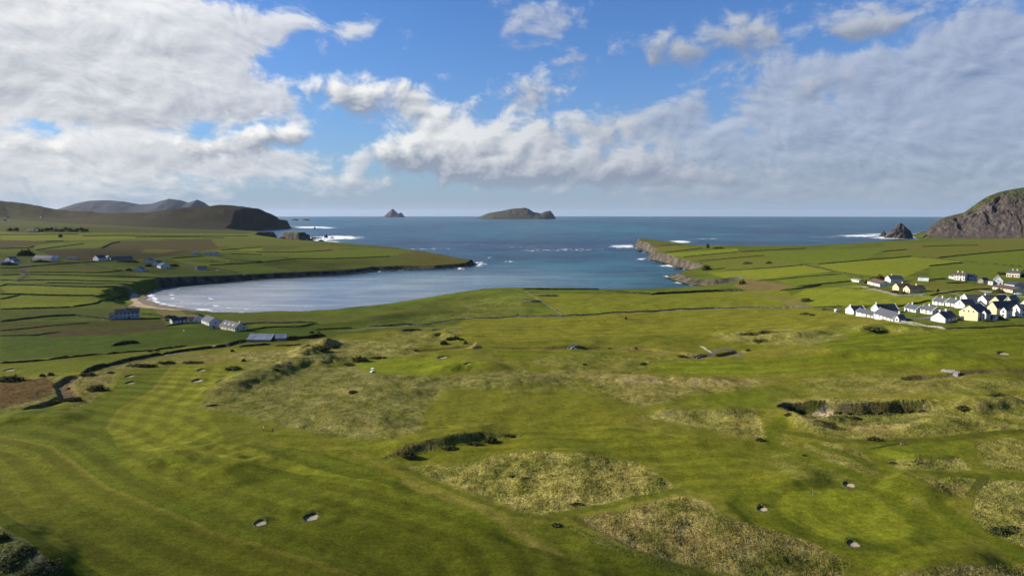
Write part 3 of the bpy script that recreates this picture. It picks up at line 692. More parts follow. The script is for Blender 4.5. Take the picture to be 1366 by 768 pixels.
# shore: beach sand, wet sand, rock and earth banks
beach = sstep(WD, 18, 26) * (CD < WD * 1.12 + 5 * n2) * (CD < np.where(PX < 222, 15 + 24 * sstep(PY, 390, 402), 60)) * (r_ < 900)
paint((beach > .5).astype(np.float32), SAND)
m = ((beach > .5) & (np.abs(CD / np.maximum(WD, 1) - 0.62 + 0.14 * n2) < 0.07)).astype(np.float32); paint(m * .85, (0.11, 0.09, 0.065))
m = ((beach > .5) & (CD < WD * 0.28)).astype(np.float32); paint(m, WETSAND)
bank = ((WD < 18) & (CD < WD * 1.05 + 1.5 * n2) & (r_ < 2600) & ~((PX < 226) & (PY > 372) & (PY < 402))).astype(np.float32)
C[:] = np.where(bank[:, None] > 0, lerp(sstep(n2 + .5 * n3, -.4, .5), (0.042, 0.036, 0.028), (0.105, 0.088, 0.066)), C)
# bunker rims get healthy turf, pits are dark
for bx, by, br, dp, _ in BUNKERS:
    rr = np.hypot(GX - bx, GY - by); m = sstep(rr, br + 3.5, br + .5).astype(np.float32); paint(m * .6, (0.075, 0.095, 0.012)); ROUGHM *= (1 - m)
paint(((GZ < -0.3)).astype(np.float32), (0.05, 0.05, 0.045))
STRM *= (r_ < 520)

# tussocks, tufts: real height in the rough
tuss = np.abs(fbm(GX / 1.3, GY / 1.3, 3, 201)); tus2 = fbm(GX / 5.5, GY / 5.0, 3, 202)
amp = ROUGHM * sstep(r_, 700, 350)
GZ2 = GZ + 0.62 * amp * (0.12 + 0.40 * (0.32 - tuss) + 0.55 * tus2 + 0.16 * n3)
GZ2 += (1 - ROUGHM) * (CD > 5) * 0.10 * n2
# colour variation that belongs to the plants: dead straw, green blades, dark green clumps by noise
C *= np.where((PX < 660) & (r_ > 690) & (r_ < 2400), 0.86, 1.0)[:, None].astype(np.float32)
v = np.clip(1 + (0.20 - 0.16 * STRM) * n2 + 0.12 * n3 + ROUGHM * (0.30 * n3 + 0.25 * n2), 0.45, 1.7)
C *= v[:, None]
big = fbm(GX / 15, GY / 11, 4, 141); big2 = fbm(GX / 22, GY / 9, 4, 142)
k = sstep(big, 0.15, 0.6) * ROUGHM * 0.5; paint(k.astype(np.float32), (0.075, 0.088, 0.022))
k = sstep(big2, 0.2, 0.6) * ROUGHM * 0.55; paint(k.astype(np.float32), (0.135, 0.105, 0.050))
k = sstep(-big2 + .3 * n2, 0.3, 0.7) * ROUGHM * 0.5; paint(k.astype(np.float32), (0.20, 0.185, 0.085))
k = sstep(tus2 + .5 * n2, 0.25, 0.75) * ROUGHM * 0.38; paint(k.astype(np.float32), (0.052, 0.058, 0.020))
k = sstep(-n2 + .4 * n1, 0.25, 0.8) * ROUGHM * 0.45; paint(k.astype(np.float32), (0.085, 0.105, 0.022))
veg = (C[:, 2] < 0.45 * C[:, 1] + 0.004)[:, None]
rk = np.clip(ROUGHM, 0, 1)[:, None]
C = np.where(veg, C * (np.array([1.13, 1.01, 0.80], np.float32) * (1 - rk) + np.array([1.24, 1.18, 0.80], np.float32) * rk), C)
C = np.clip(C, 0.003, 0.6)

M = {}
def mat(name):
    m = bpy.data.materials.new(name); m.use_nodes = True
    t = NT(m.node_tree); t.n.clear()
    b = t.new('ShaderNodeBsdfPrincipled'); o = t.new('ShaderNodeOutputMaterial'); t.l.new(b.outputs[0], o.inputs[0])
    M[name] = m
    return m, t, b
def bump(t, b, h, strength, dist):
    n = t.new('ShaderNodeBump'); n.inputs['Strength'].default_value = strength; n.inputs['Distance'].default_value = dist
    t.l.new(h, n.inputs['Height']); t.l.new(n.outputs[0], b.inputs['Normal'])
mland, t, b = mat('land')
at = t.new('ShaderNodeAttribute', attribute_name='tint'); ar = t.new('ShaderNodeAttribute', attribute_name='rough'); am = t.new('ShaderNodeAttribute', attribute_name='mown')
pos = t.new('ShaderNodeNewGeometry').outputs['Position']
fine = t.noise(pos, 1.7, 5, 0.65); mid = t.noise(pos, 0.16, 5, 0.6)
streak = t.noise(t.mapping(pos, (0.06, 1.1, 0.1), (0, 0, R(12))), 1.0, 4, 0.6)
streak2 = t.noise(t.mapping(pos, (0.02, 0.22, 0.1), (0, 0, R(-9))), 1.0, 3, 0.6)
f = t.m('MULTIPLY_ADD', t.m('SUBTRACT', fine, 0.5), t.m('MULTIPLY_ADD', ar.outputs['Fac'], 1.2, 1.9), 1.0)
g2 = t.noise(pos, 0.5, 6, 0.7)
f = t.m('MULTIPLY', f, t.m('MULTIPLY_ADD', t.m('SUBTRACT', g2, 0.5), t.m('MULTIPLY_ADD', ar.outputs['Fac'], 0.9, 1.25), 1.0))
f = t.m('MULTIPLY', f, t.m('MULTIPLY_ADD', t.m('SUBTRACT', mid, 0.5), t.m('MULTIPLY_ADD', ar.outputs['Fac'], 0.8, 0.28), 1.0))
f = t.m('MULTIPLY', f, t.m('MULTIPLY_ADD', t.m('MULTIPLY', t.m('SUBTRACT', streak, 0.5), am.outputs['Fac']), 0.6, 1.0))
f = t.m('MULTIPLY', f, t.m('MULTIPLY_ADD', t.m('SUBTRACT', streak2, 0.5), 0.06, 1.0))
cc = t.mix(1.0, at.outputs['Color'], t.comb(f, f, f), 'MULTIPLY')
warm = t.smooth(t.noise(pos, 0.045, 4, 0.6), 0.35, 0.7)
cc = t.mix(t.m('MULTIPLY', warm, 0.22), cc, t.mix(1.0, cc, (1.28, 1.02, 1.15), 'MULTIPLY'))
t.l.new(cc, b.inputs['Base Color']); b.inputs['Roughness'].default_value = 0.95; b.inputs['Specular IOR Level'].default_value = 0.03
bump(t, b, t.m('MULTIPLY', fine, t.m('MULTIPLY_ADD', ar.outputs['Fac'], 1.0, 0.18)), 0.9, 0.5)

V = np.stack([GX, GY, GZ2], 1)
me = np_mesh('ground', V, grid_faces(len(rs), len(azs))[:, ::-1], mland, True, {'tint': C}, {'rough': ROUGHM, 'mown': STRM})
tag(link('ground', me), kind='structure')

# ------------------------------------------------------------------ marram and long grass: wind-bent blades standing in the rough (too many to count)
rg = np.random.default_rng(99)
area = r_ ** 2 * (np.abs(PX - 683) < 900); wgt = np.where((r_ > 95) & (r_ < 430), area * np.clip(ROUGHM - .08, 0, 1) * np.where(GY > 0, 1, 0) * sstep(r_, 430, 300) , 0)
dens = np.clip(0.55 + 0.9 * tus2 + .4 * n2, 0.05, 2); wgt = wgt * dens
NT_ = 130000
pick = rg.choice(len(wgt), NT_, p=wgt / wgt.sum())
bx_ = GX[pick] + rg.normal(0, .35, NT_); by_ = GY[pick] + rg.normal(0, .5, NT_); bz_ = GZ2[pick] - .05
hgt = rg.uniform(.14, .36, NT_) * (0.7 + .5 * ROUGHM[pick]) * np.clip(1 + .8 * tus2[pick], .5, 1.6)
an = rg.uniform(0, 2 * np.pi, NT_); wd_ = rg.uniform(.04, .11, NT_); lean = hgt * rg.uniform(.1, .55, NT_)
gx_, gy_ = np.cos(an) * wd_, np.sin(an) * wd_
lx_ = lean * (0.8 + .3 * rg.normal(size=NT_)); ly_ = lean * (-.15 + .4 * rg.normal(size=NT_))
tv = np.stack([np.stack([bx_ - gx_, by_ - gy_, bz_], -1), np.stack([bx_ + gx_, by_ + gy_, bz_], -1), np.stack([bx_ + lx_, by_ + ly_, bz_ + hgt], -1)], 1).reshape(-1, 3)
tint = C[pick] * rg.uniform(.95, 1.6, (NT_, 1)) * np.array([1.10, 1.03, .95])
mgrass, t, b = mat('long_grass')
at = t.new('ShaderNodeAttribute', attribute_name='tint'); t.l.new(at.outputs['Color'], b.inputs['Base Color']); b.inputs['Roughness'].default_value = 0.9; b.inputs['Specular IOR Level'].default_value = 0.05
tag(link('rough_grass', np_mesh('rough_grass', tv, np.arange(3 * NT_).reshape(-1, 3), mgrass, False, {'tint': np.repeat(tint, 3, 0)})), kind='stuff')

# ------------------------------------------------------------------ the sea (with the curve of the earth, so it has a true horizon)
RE = 6371000.0 * 1.0
azs_s = np.concatenate([np.linspace(-80, -40, 40)[:-1], np.linspace(-40, 40, 560), np.linspace(40, 80, 40)[1:]])
rs_s = np.concatenate([np.geomspace(420, 4500, 560)[:-1], np.geomspace(4500, 60000, 120)])
A2, R2 = np.meshgrid(np.radians(azs_s), rs_s)
SX = (np.sin(A2) * R2).ravel(); SY = (np.cos(A2) * R2).ravel(); rr = R2.ravel()
SZ = -rr ** 2 / (2 * RE)
spx, spy = proj(SX, SY, SZ)
cds, _ = coast_dist(SX, SY)
w1 = fbm(SX / 260, SY / 420, 4, 301); w2 = fbm(SX / 40, SY / 26, 3, 302); w3 = fbm(SX / 900, SY / 2600, 3, 303)
bay = sstep(spy, 352, 372) * sstep(spx, 900, 560)
DEEP = np.array((0.012, 0.056, 0.074)); TEAL = np.array((0.022, 0.104, 0.112)); SHAL_SHEEN = np.array((0.125, 0.185, 0.190)); DARK = np.array((0.006, 0.024, 0.045))
sc = lerp(sstep(w3 + .4 * w1, -0.45, 0.5), DEEP, TEAL)
band = sstep(np.abs(spy - 327 + 8 * w1), 11, 3) * sstep(spx, 420, 560); sc = sc * (1 - .7 * band[:, None]) + DARK * .7 * band[:, None]  # cloud shadows on open water, put into the dark and teal bands
wav = sstep(fbm(SX / 130, SY / 210, 4, 333), -.5, .5)[:, None]; sc = sc * (0.72 + 0.56 * wav)
sc = sc * (1 - bay[:, None]) + SHAL_SHEEN * bay[:, None] * (1 + .25 * w1[:, None])  # pale bay: shallow water plus the sky's reflection put into the colour
beachs = sstep(np.hypot(SX - Wz(240, 405)[0], (SY - Wz(240, 405)[1]) * .9), 330, 30); sc = sc * (1 - beachs[:, None] * .8) + np.array((0.40, 0.39, 0.38)) * beachs[:, None] * .8
foam = np.zeros(len(SX))
def fpoly(cx, cy, sx, sy, amt, ang=0.0):
    u = (spx - cx) / sx; v_ = (spy - cy - ang * (spx - cx)) / sy
    return amt * np.exp(-(u * u) - np.abs(v_) ** 2.0)
for a in [(415,303.3,26,1.2,1.5),(436,304.0,12,.9,1.2),(350,303.5,22,1.4,.8),(450,317,30,2.6,1.6),(418,320,26,3.2,1.5),(392,320.5,12,2,1.5),(470,316,14,1.5,.8),(440,323,18,1.8,.9),
          (570,332,50,1.0,.5),(636,352.5,12,3,1.2),(612,358.5,14,1.2,.6),(684,348.7,12,1.2,.75),(650,343.5,12,1.0,.5),(720,334,40,1.5,.55),(770,333,50,2.0,.5),(835,328.5,26,2.4,1.1),(870,334,14,3,1.1),(858,345.5,14,1.4,1.0),(895,354.5,14,1.4,1.3),(915,358.5,9,1.0,1.2),(893,369.5,7,2.5,1.0),(930,379.5,10,1.0,1.3),(905,377,10,1.2,.7),
          (907,322.5,15,1.6,1.5),(945,318.5,30,.8,.6),(1000,320,60,1.0,.35),(1020,328,40,1.0,.4),(1150,314.5,34,1.6,1.25),(1192,317.3,30,1.4,1.5),(1170,312.5,26,1.2,.9),(1100,316,30,.9,.5),(1222,316,16,2.4,1.0),(700,330,70,3.5,.28),(620,326,60,3,.22),
          (560,322,120,4,.15)]:
    foam = np.maximum(foam, fpoly(*a))
edge = sstep(np.abs(cds), 26, 2) * (0.55 + 0.7 * w2) * (0.35 + 0.65 * (rr > 1000))
surf = sstep(np.hypot(SX - Wz(250, 402)[0], SY - Wz(250, 402)[1]), 230, 40)
foam = np.maximum(foam, edge * .9)
lines = np.zeros(len(SX))
for dd, aa in ((5, .85), (24, .5), (52, .32)):
    lines = np.maximum(lines, aa * sstep(np.abs(cds + dd + 7 * w2), 4.0, 1.0))
foam = np.maximum(foam, lines * surf * 1.0)
calm = bay
SZ = SZ + (1 - calm) * (rr < 6000) * 0.35 * w2 + sstep(foam, .5, 1.2) * (rr > 1000) * (rr < 6000) * (0.6 + 0.6 * w2)
msea, t, b = mat('sea_water')
a1 = t.new('ShaderNodeAttribute', attribute_name='tint'); a2 = t.new('ShaderNodeAttribute', attribute_name='foam'); a3 = t.new('ShaderNodeAttribute', attribute_name='calm')
pos = t.new('ShaderNodeNewGeometry').outputs['Position']
swell = t.noise(t.mapping(pos, (0.012, 0.045, 0.02), (0, 0, R(8))), 1.0, 5, 0.6)
chop = t.noise(t.mapping(pos, (0.06, 0.16, 0.1)), 1.0, 6, 0.65)
patch = t.noise(t.mapping(pos, (0.0011, 0.0042, 0.001)), 1.0, 6, 0.6)
fo = t.noise(t.mapping(pos, (0.035, 0.07, 0.05)), 1.0, 7, 0.7, 0.4)
fo2 = t.noise(t.mapping(pos, (0.10, 0.022, 0.05)), 1.0, 6, 0.7, 0.5)
fm = t.smooth(t.m('ADD', t.m('MULTIPLY', a2.outputs['Fac'], 0.80), t.m('MULTIPLY', t.m('SUBTRACT', t.m('MULTIPLY_ADD', fo, .5, t.m('MULTIPLY', fo2, .5)), 0.5), 4.2)), 0.36, 0.85)
fm = t.m('MULTIPLY', fm, t.smooth(a2.outputs['Fac'], 0.04, 0.22))
capn = t.smooth(t.noise(t.mapping(pos, (0.03, 0.09, 0.05)), 1.0, 8, 0.72, 0.2), 0.675, 0.74)
caps = t.m('MULTIPLY', t.m('MULTIPLY', capn, t.smooth(patch, 0.42, 0.62)), t.m('SUBTRACT', 1.0, a3.outputs['Fac']))
fm = t.m('MAXIMUM', fm, t.m('MULTIPLY', caps, 0.55))
sk = t.mix(t.smooth(patch, 0.3, 0.7), t.mix(1.0, a1.outputs['Color'], (0.62, 0.66, 0.75), 'MULTIPLY'), t.mix(1.0, a1.outputs['Color'], (1.35, 1.3, 1.22), 'MULTIPLY'))
sk = t.mix(t.smooth(swell, 0.40, 0.60), sk, t.mix(1.0, sk, (0.55, 0.62, 0.72), 'MULTIPLY'))
sk = t.mix(fm, sk, (0.80, 0.80, 0.78))
t.l.new(sk, b.inputs['Base Color'])
t.l.new(t.mix(fm, t.mix(a3.outputs['Fac'], (0.30,) * 3, (0.16,) * 3), (0.9,) * 3), b.inputs['Roughness'])
b.inputs['IOR'].default_value = 1.333; b.inputs['Specular IOR Level'].default_value = 0.30
bump(t, b, t.m('MULTIPLY', t.m('ADD', t.m('MULTIPLY', swell, 1.5), chop), t.m('MULTIPLY_ADD', a3.outputs['Fac'], -0.72, 1.0)), 0.75, 2.2)
me = np_mesh('sea', np.stack([SX, SY, SZ], 1), grid_faces(len(rs_s), len(azs_s))[:, ::-1], msea, True, {'tint': sc}, {'foam': foam, 'calm': calm})
tag(link('sea', me), kind='structure')

# ------------------------------------------------------------------ rock and far land
def rock_mat(name, rock, dark, grass, glo=0.55, ghi=0.75, gscale=1.0):
    m, t, b = mat(name)
    geo = t.new('ShaderNodeNewGeometry'); pos = geo.outputs['Position']
    s = t.new('ShaderNodeSeparateXYZ'); t.l.new(geo.outputs['Normal'], s.inputs[0])
    n_ = t.noise(pos, 0.05 / gscale, 6, 0.65); f_ = t.noise(t.mapping(pos, (0.10 / gscale, 0.10 / gscale, 0.07 / gscale), (R(35), R(24), 0)), 1.0, 9, 0.72)
    c1 = t.mix(t.smooth(f_, 0.36, 0.64), dark, rock)
    c1 = t.mix(t.m('MULTIPLY', t.smooth(n_, 0.54, 0.70), 0.55), c1, tuple(min(1, q * 2.0) for q in rock))
    at = t.new('ShaderNodeAttribute', attribute_name='green')
    gm = t.smooth(t.m('ADD', t.m('ADD', s.outputs[2], at.outputs['Fac']), t.m('MULTIPLY', t.m('SUBTRACT', n_, 0.5), 0.75)), glo, ghi)
    g_ = t.mix(t.smooth(t.noise(pos, 0.12 / gscale, 4, 0.6), 0.35, 0.65), grass, tuple(q * 0.6 for q in grass))
    t.l.new(t.mix(gm, c1, g_), b.inputs['Base Color']); b.inputs['Roughness'].default_value = 0.92; b.inputs['Specular IOR Level'].default_value = 0.2
    bump(t, b, f_, 0.6, 1.6 * gscale)
    return m
mhead = rock_mat('headland_rock', (0.080, 0.061, 0.052), (0.030, 0.025, 0.024), (0.054, 0.056, 0.018), 0.60, 0.84)
mcliff = rock_mat('shore_rock', (0.34, 0.25, 0.13), (0.040, 0.034, 0.028), (0.080, 0.080, 0.024), 0.72, 0.9, 0.35)
mdark = rock_mat('dark_rock', (0.060, 0.052, 0.046), (0.022, 0.020, 0.020), (0.05, 0.052, 0.018), 0.78, 0.97, 0.35)
misle = rock_mat('island_rock', (0.066, 0.056, 0.044), (0.030, 0.028, 0.028), (0.060, 0.058, 0.026), 0.50, 0.78, 4.0)
mmount = rock_mat('hazed_mountain', (0.036, 0.034, 0.045), (0.032, 0.031, 0.041), (0.036, 0.038, 0.042), 0.5, 0.9, 40.0)  # haze over the far island is painted in as blue-grey
mstack = rock_mat('stack_rock', (0.085, 0.068, 0.056), (0.032, 0.027, 0.025), (0.075, 0.075, 0.03), 0.9, 1.05, 0.8)

# big headland on the right: fine patch with gullied cliff
HS = np.array([(1214,318),(1226.8,316.9),(1234.8,303),(1244,295),(1254,289),(1266,286),(1278.7,283),(1288,276),(1297.8,268.5),(1306,263),(1315,259),(1323,256),(1331.5,254),(1345,251.5),(1360.7,249),(1375,248),(1450,240),(1560,246)], float)
hp = np.linspace(1214, 1556, 560); ht = np.linspace(0, 1, 230)
Hp, Ht = np.meshgrid(hp, ht)
foot = 2310 - (Hp - 1228) * 1.25 + 12 * fbm(Hp / 70, Hp * 0, 2, 401)
crest = foot + 40 + (Hp - 1214) * 0.75 + 30
zr = np.maximum(CAM_H + (283.7 - np.interp(Hp, HS[:, 0], HS[:, 1])) / FOC * crest, 0)
dep = foot + np.where(Ht < .7, Ht / .7 * (crest - foot), (crest - foot) + (Ht - .7) / .3 * 420)
tt = np.clip((dep - foot) / (crest - foot), 0, 1)
prof = np.interp(tt, [0, .05, .18, .45, .62, .8, .92, 1], [0, .10, .28, .58, .72, .88, .965, 1.0])
U_ = (Hp - 1228) * 2.5; Vv = tt * 150
gul = 1 - np.abs(fbm((U_ + 0.9 * Vv) / 75 + 0.7 * fbm(U_ / 60, Vv / 50, 3, 412), (Vv - 0.4 * U_) / 150 + 3, 5, 402)) * 2.2
gul2 = fbm((U_ + .5 * Vv) / 17, Vv / 15, 5, 403)
hz_ = zr * prof + np.sin(np.pi * np.clip(tt, 0, 1)) * (11 * gul + 4.0 * gul2) * np.clip(zr / 70, 0, 1)
back = np.clip((dep - crest) / 420, 0, 1)
hz_ = np.where(dep > crest, zr * (1 - 0.9 * back ** 1.3) + 3 * gul2 * back, hz_) - 1.5
hx = (Hp - 683) / FOC * dep * 1.0059 - (gul * 4 + gul2 * 2) * np.sin(np.pi * tt)
grn = np.where(tt > 0.72 + 0.1 * fbm(Hp / 20, Ht * 4, 2, 404), 0.55, 0.0) + 0.45 * sstep(Hp, 1335, 1385) * sstep(tt, .75, .1) + 0.05
me = np_mesh('hill', np.stack([hx, dep, hz_], -1).reshape(-1, 3), grid_faces(len(ht), len(hp))[:, ::-1], mhead, True, floats={'green': grn.ravel() - 0.18})
tag(link('hill', me), kind='structure')

def island(name, label, pts, d, depth, mat_, green=-0.1, n=260, m=70, rough=0.55, cat='island', seed=1, group=None):
    p = np.array(pts, float); drop = -d * d / (2 * RE)
    q = np.linspace(p[0, 0], p[-1, 0], n); t_ = np.linspace(-1, 1, m)
    Q, T_ = np.meshgrid(q, t_)
    zr = CAM_H + (283.7 - np.interp(Q, p[:, 0], p[:, 1])) / FOC * d
    zr = np.maximum(zr - drop, 0)
    endw = np.minimum((Q - q[0]), (q[-1] - Q)) / (q[-1] - q[0]) * 2
    hw = depth * np.clip(endw * 2.2, 0.03, 1) ** 0.6
    cr = -0.05 + 0.1 * fbm(Q / ((q[-1] - q[0]) / 5), Q * 0, 2, seed)
    tt_ = np.abs(T_ - cr) / np.where(T_ > cr, 1 - cr, 1 + cr)
    pr = 1 - tt_ ** 1.25
    sc_ = (q[-1] - q[0])
    nz = fbm(Q / (sc_ / 14), T_ * 3, 4, seed + 5); rg = np.abs(fbm(Q / (sc_ / 9) + T_ * 1.3, T_ * 2.5, 5, seed + 9))
    z = zr * pr * (1 - 0.35 * rough * rg * np.sin(np.pi * np.clip(tt_, 0, 1))) + zr * 0.06 * nz * rough * (pr > .02) * np.sin(np.pi * np.clip(tt_, 0, 1))
    z = z + drop - 3 * (np.abs(T_) > .98)
    y = d + T_ * hw
    x = (Q - 683) / FOC * d * 1.0059
    x0, y0 = x.mean(), d
    V = np.stack([x - x0, y - y0, z - drop], -1).reshape(-1, 3)
    me = np_mesh(name, V, grid_faces(m, n)[:, ::-1], mat_, True, floats={'green': np.full(n * m, green)})
    o = link(name, me); o.location = (x0, y0, drop)
    return tag(o, label, cat, group)
island('island', 'long low green and brown island with a rocky knob at one end, on the horizon', [(635,291.6),(640,289),(652,284.2),(671,281),(680,279),(688,278),(694,277.6),(700,277),(704.6,278.5),(712,283),(716,283.6),(721,284.7),(726.5,282.2),(730,281.5),(733.7,281),(738,286.6),(741,291.6)], 10600, 330, misle, -0.05, seed=11)
island('island', 'small pyramid shaped rocky island alone on the horizon', [(512,290),(518,285),(522,281.5),(525.7,278.3),(529,281),(533,285),(536,283.6),(538,284),(542,289.8)], 16000, 300, misle, -0.5, n=160, m=50, seed=21)
island('island', 'long blue-grey mountainous island showing above the dark headland', [(60,286),(90,278),(110,271.5),(129,268),(150,267.2),(173.6,269),(194.6,272.8),(209.6,272),(222,268),(233.5,265.3),(248.5,267.4),(257.5,270.4),(269.5,266.5),(278.4,270.4),(286.5,276.4),(300,288)], 10000, 700, mmount, -0.1, n=320, m=60, seed=31, rough=0.22)
island('sea_rock', 'flatter of two faint rock islets beyond the dark headland, the one nearer the cliff', [(391,293.4),(394,292),(398,291.6),(401.5,293.4)], 8300, 40, mstack, -1, n=60, m=24, cat='rock islet', seed=41)
island('sea_rock', 'outer of two faint rock islets beyond the dark headland', [(405.5,293.4),(409,291.8),(413,292),(416,293.4)], 8300, 40, mstack, -1, n=60, m=24, cat='rock islet', seed=42)

def sea_rock(px, py, wpx, hpx, label, mat_, seed, lean=0.0, cat='sea rock', name='sea_rock', sharp=1.2, depth=0.8, ring=54):
    x0, y0 = at_z(px, py, 0); k = np.hypot(x0, y0) / FOC
    w_, h_ = wpx * k * 0.5, hpx * k
    a = np.linspace(0, 2 * np.pi, ring, endpoint=False); lv = np.linspace(0, 1, 22)
    A, L = np.meshgrid(a, lv)
    nn = fbm(np.cos(A) * 1.4 + seed, np.sin(A) * 1.4 + L * 1.8, 4, seed); n2_ = fbm(A * 0 + np.cos(A) * 4 + seed, np.sin(A) * 4 + L * 6, 3, seed + 3)
    rad = (1 - L ** sharp) * (1 + 0.34 * nn + 0.18 * n2_) + 0.012
    x = rad * np.cos(A) * w_ + lean * w_ * L; y = rad * np.sin(A) * w_ * depth; z = L * h_ * (1 + 0.1 * nn) - 1.2
    V = np.stack([x, y, z], -1).reshape(-1, 3)
    F = []
    for i in range(21):
        for j in range(ring): F.append((i * ring + j, i * ring + (j + 1) % ring, (i + 1) * ring + (j + 1) % ring, (i + 1) * ring + j))
    me = np_mesh(name, V, F, mat_, False, floats={'green': np.full(len(V), -0.4)})
    o = link(name, me); o.location = (x0, y0, 0)
    return tag(o, label, cat)
sea_rock(1200, 317.6, 29, 17.5, 'tall pointed sea stack standing off the big cliff', mstack, 51, 0.06, 'sea stack', 'sea_stack', 1.5, 0.7, 90)
sea_rock(1188, 316.6, 11, 5.5, 'small shoulder rock joined to the foot of the pointed sea stack', mstack, 60, 0, sharp=1.5)
sea_rock(1178.5, 314.6, 9, 6, 'small dark rock in the surf beside the pointed sea stack', mstack, 52)
sea_rock(420, 304.4, 3.6, 2.0, 'tiny rock in the surf line beyond the dark headland', mdark, 53)
sea_rock(434.5, 317.2, 6.5, 5.0, 'pointed leaning rock in white surf off the low dark promontory', mdark, 54, .35)
sea_rock(443, 317.4, 6, 2.0, 'flat rock in surf, outermost off the low dark promontory', mdark, 55, sharp=2)
sea_rock(428, 322.3, 10, 3.4, 'low rock in surf in front of the pointed leaning rock', mdark, 56, sharp=1.8)
sea_rock(411, 325.0, 17, 7.0, 'largest dark rock in the surf inlet by the green headland', mdark, 57, .2, sharp=1.9)
sea_rock(391, 321.8, 8, 4.0, 'dark rock inside the surf inlet close to the green fields', mdark, 58, sharp=1.8)
sea_rock(853, 335.6, 10, 3.0, 'dark rock off the golden cliffs at the tip of the headland', mdark, 59, sharp=1.8)
sea_rock(896, 352.2, 6, 1.8, 'low rock awash under the golden cliffs, innermost of the row', mdark, 61, sharp=2)
sea_rock(905, 358.5, 16, 3.2, 'broad dark reef rock under the golden cliff', mdark, 62, sharp=2)
sea_rock(884, 352.0, 8, 2.2, 'small reef rock awash below the middle golden cliffs', mdark, 68, sharp=2)
sea_rock(633, 352.5, 9, 2.6, 'dark rock in foam off the tip of the long green headland', mdark, 63, sharp=1.8)
sea_rock(623.5, 386.5, 3, 1.4, 'tiny rock in the bay near the grassy point', mdark, 64)
sea_rock(608, 396.4, 8, 1.6, 'low dark rock at the water edge of the grassy point', mdark, 65, sharp=2)
sea_rock(918, 381.4, 22, 1.5, 'long flat reef in front of the rocky spit', mdark, 66, sharp=2.4, depth=.35)

# cliff and bank faces along the shore
def shore_face(pts, name, h0, mat_, out=2.5, seed=1, taper=0.0, green=-0.25, step=1.6, rows=14):
    p = np.array(pts, float)
    L = np.concatenate([[0], np.cumsum(np.hypot(*np.diff(p, axis=0).T))]); n = max(int(L[-1] / step), 8)
    s = np.linspace(0, L[-1], n); X = np.interp(s, L, p[:, 0]); Y = np.interp(s, L, p[:, 1])
    for _ in range(3):
        X[1:-1] = (X[:-2] + X[1:-1] * 2 + X[2:]) / 4; Y[1:-1] = (Y[:-2] + Y[1:-1] * 2 + Y[2:]) / 4
    tx, ty = np.gradient(X), np.gradient(Y); q = np.hypot(tx, ty); nx, ny = ty / q, -tx / q      # towards the sea (land on the left of travel)
    lv = np.linspace(0, 1, rows)
    S, Lv = np.meshgrid(s, lv)
    inner = 9.0
    zi = ground(X - nx * inner, Y - ny * inner)[0]
    top = np.maximum(zi * h0, 0.8) if h0 <= 1 else np.minimum(zi * 1.02, h0)
    cave = fbm(S / 13, Lv * 1.3, 4, seed) ; fin = fbm(S / 3.5, Lv * 4, 3, seed + 4)
    jag = 1 - np.abs(fbm(S / 22, Lv * .4, 3, seed + 8)) * 2
    off = out * (1 - Lv) ** 0.8 * 1.6 + 2.6 * cave + 0.9 * fin + 3.2 * jag - inner * np.clip((Lv - .78) / .22, 0, 1) ** 1.5
    z = -1.0 + (top[None, :] * (1 + 0.10 * fbm(S / 9, S * 0, 3, seed + 6)) + 1.0) * np.clip(Lv / .84, 0, 1) ** 0.9 + 0.1 * Lv + 0.5 * fin * (Lv > .1) * (Lv < .9)
    endf = np.clip(np.minimum(S, L[-1] - S) / 14, 0, 1)
    z = -1.0 + (z + 1.0) * endf
    V = np.stack([X[None] + nx[None] * off, Y[None] + ny[None] * off, z], -1).reshape(-1, 3)
    me = np_mesh(name, V, grid_faces(rows, n), mat_, False, floats={'green': (green + 0.5 * (Lv > .93)).ravel()})
    return tag(link(name, me), kind='structure')
cpt = [tuple(q) for q in CP_]
ci = {round(float(q[0][0]), 3): i for i, q in enumerate(COAST)}
def seg(a, b): return cpt[a:b + 1]
idx = lambda pt: int(np.argmin(np.hypot(CP_[:, 0] - pt[0], CP_[:, 1] - pt[1])))
shore_face(seg(idx(Wz(985, 383)), idx(Wz(848, 326.3))), 'cliff', 0.80, mcliff, 3.0, 501)
shore_face(seg(idx(Wz(848, 326.3)), idx(at_d(1080, 1400))), 'cliff', 0.9, mcliff, 3.0, 502, step=3)
shore_face(seg(idx(Wz(634, 351.5)), idx(Wz(225, 382.8))), 'earth_cliff', 0.80, mdark, 2.0, 503)
shore_face(seg(idx(at_d(402, 2120)), idx(at_d(352, 1920))), 'cliff', 0.70, mdark, 3.0, 504, step=2.5, green=0.0)
shore_face(seg(idx(at_d(395, 1720)), idx(Wz(634, 351.5))), 'cliff', 0.9, mdark, 3.0, 505, step=3)
shore_face(seg(idx(Wz(500, 412.3)), idx(at_d(665, 726))), 'rocky_shore', 1.2, mdark, 1.5, 506)
shore_face([Wz(389.5, 304.4), Wz(378, 305.4), Wz(355, 306.2), Wz(330, 307.5)], 'cliff', 0.9, mdark, 6.0, 507, step=6)
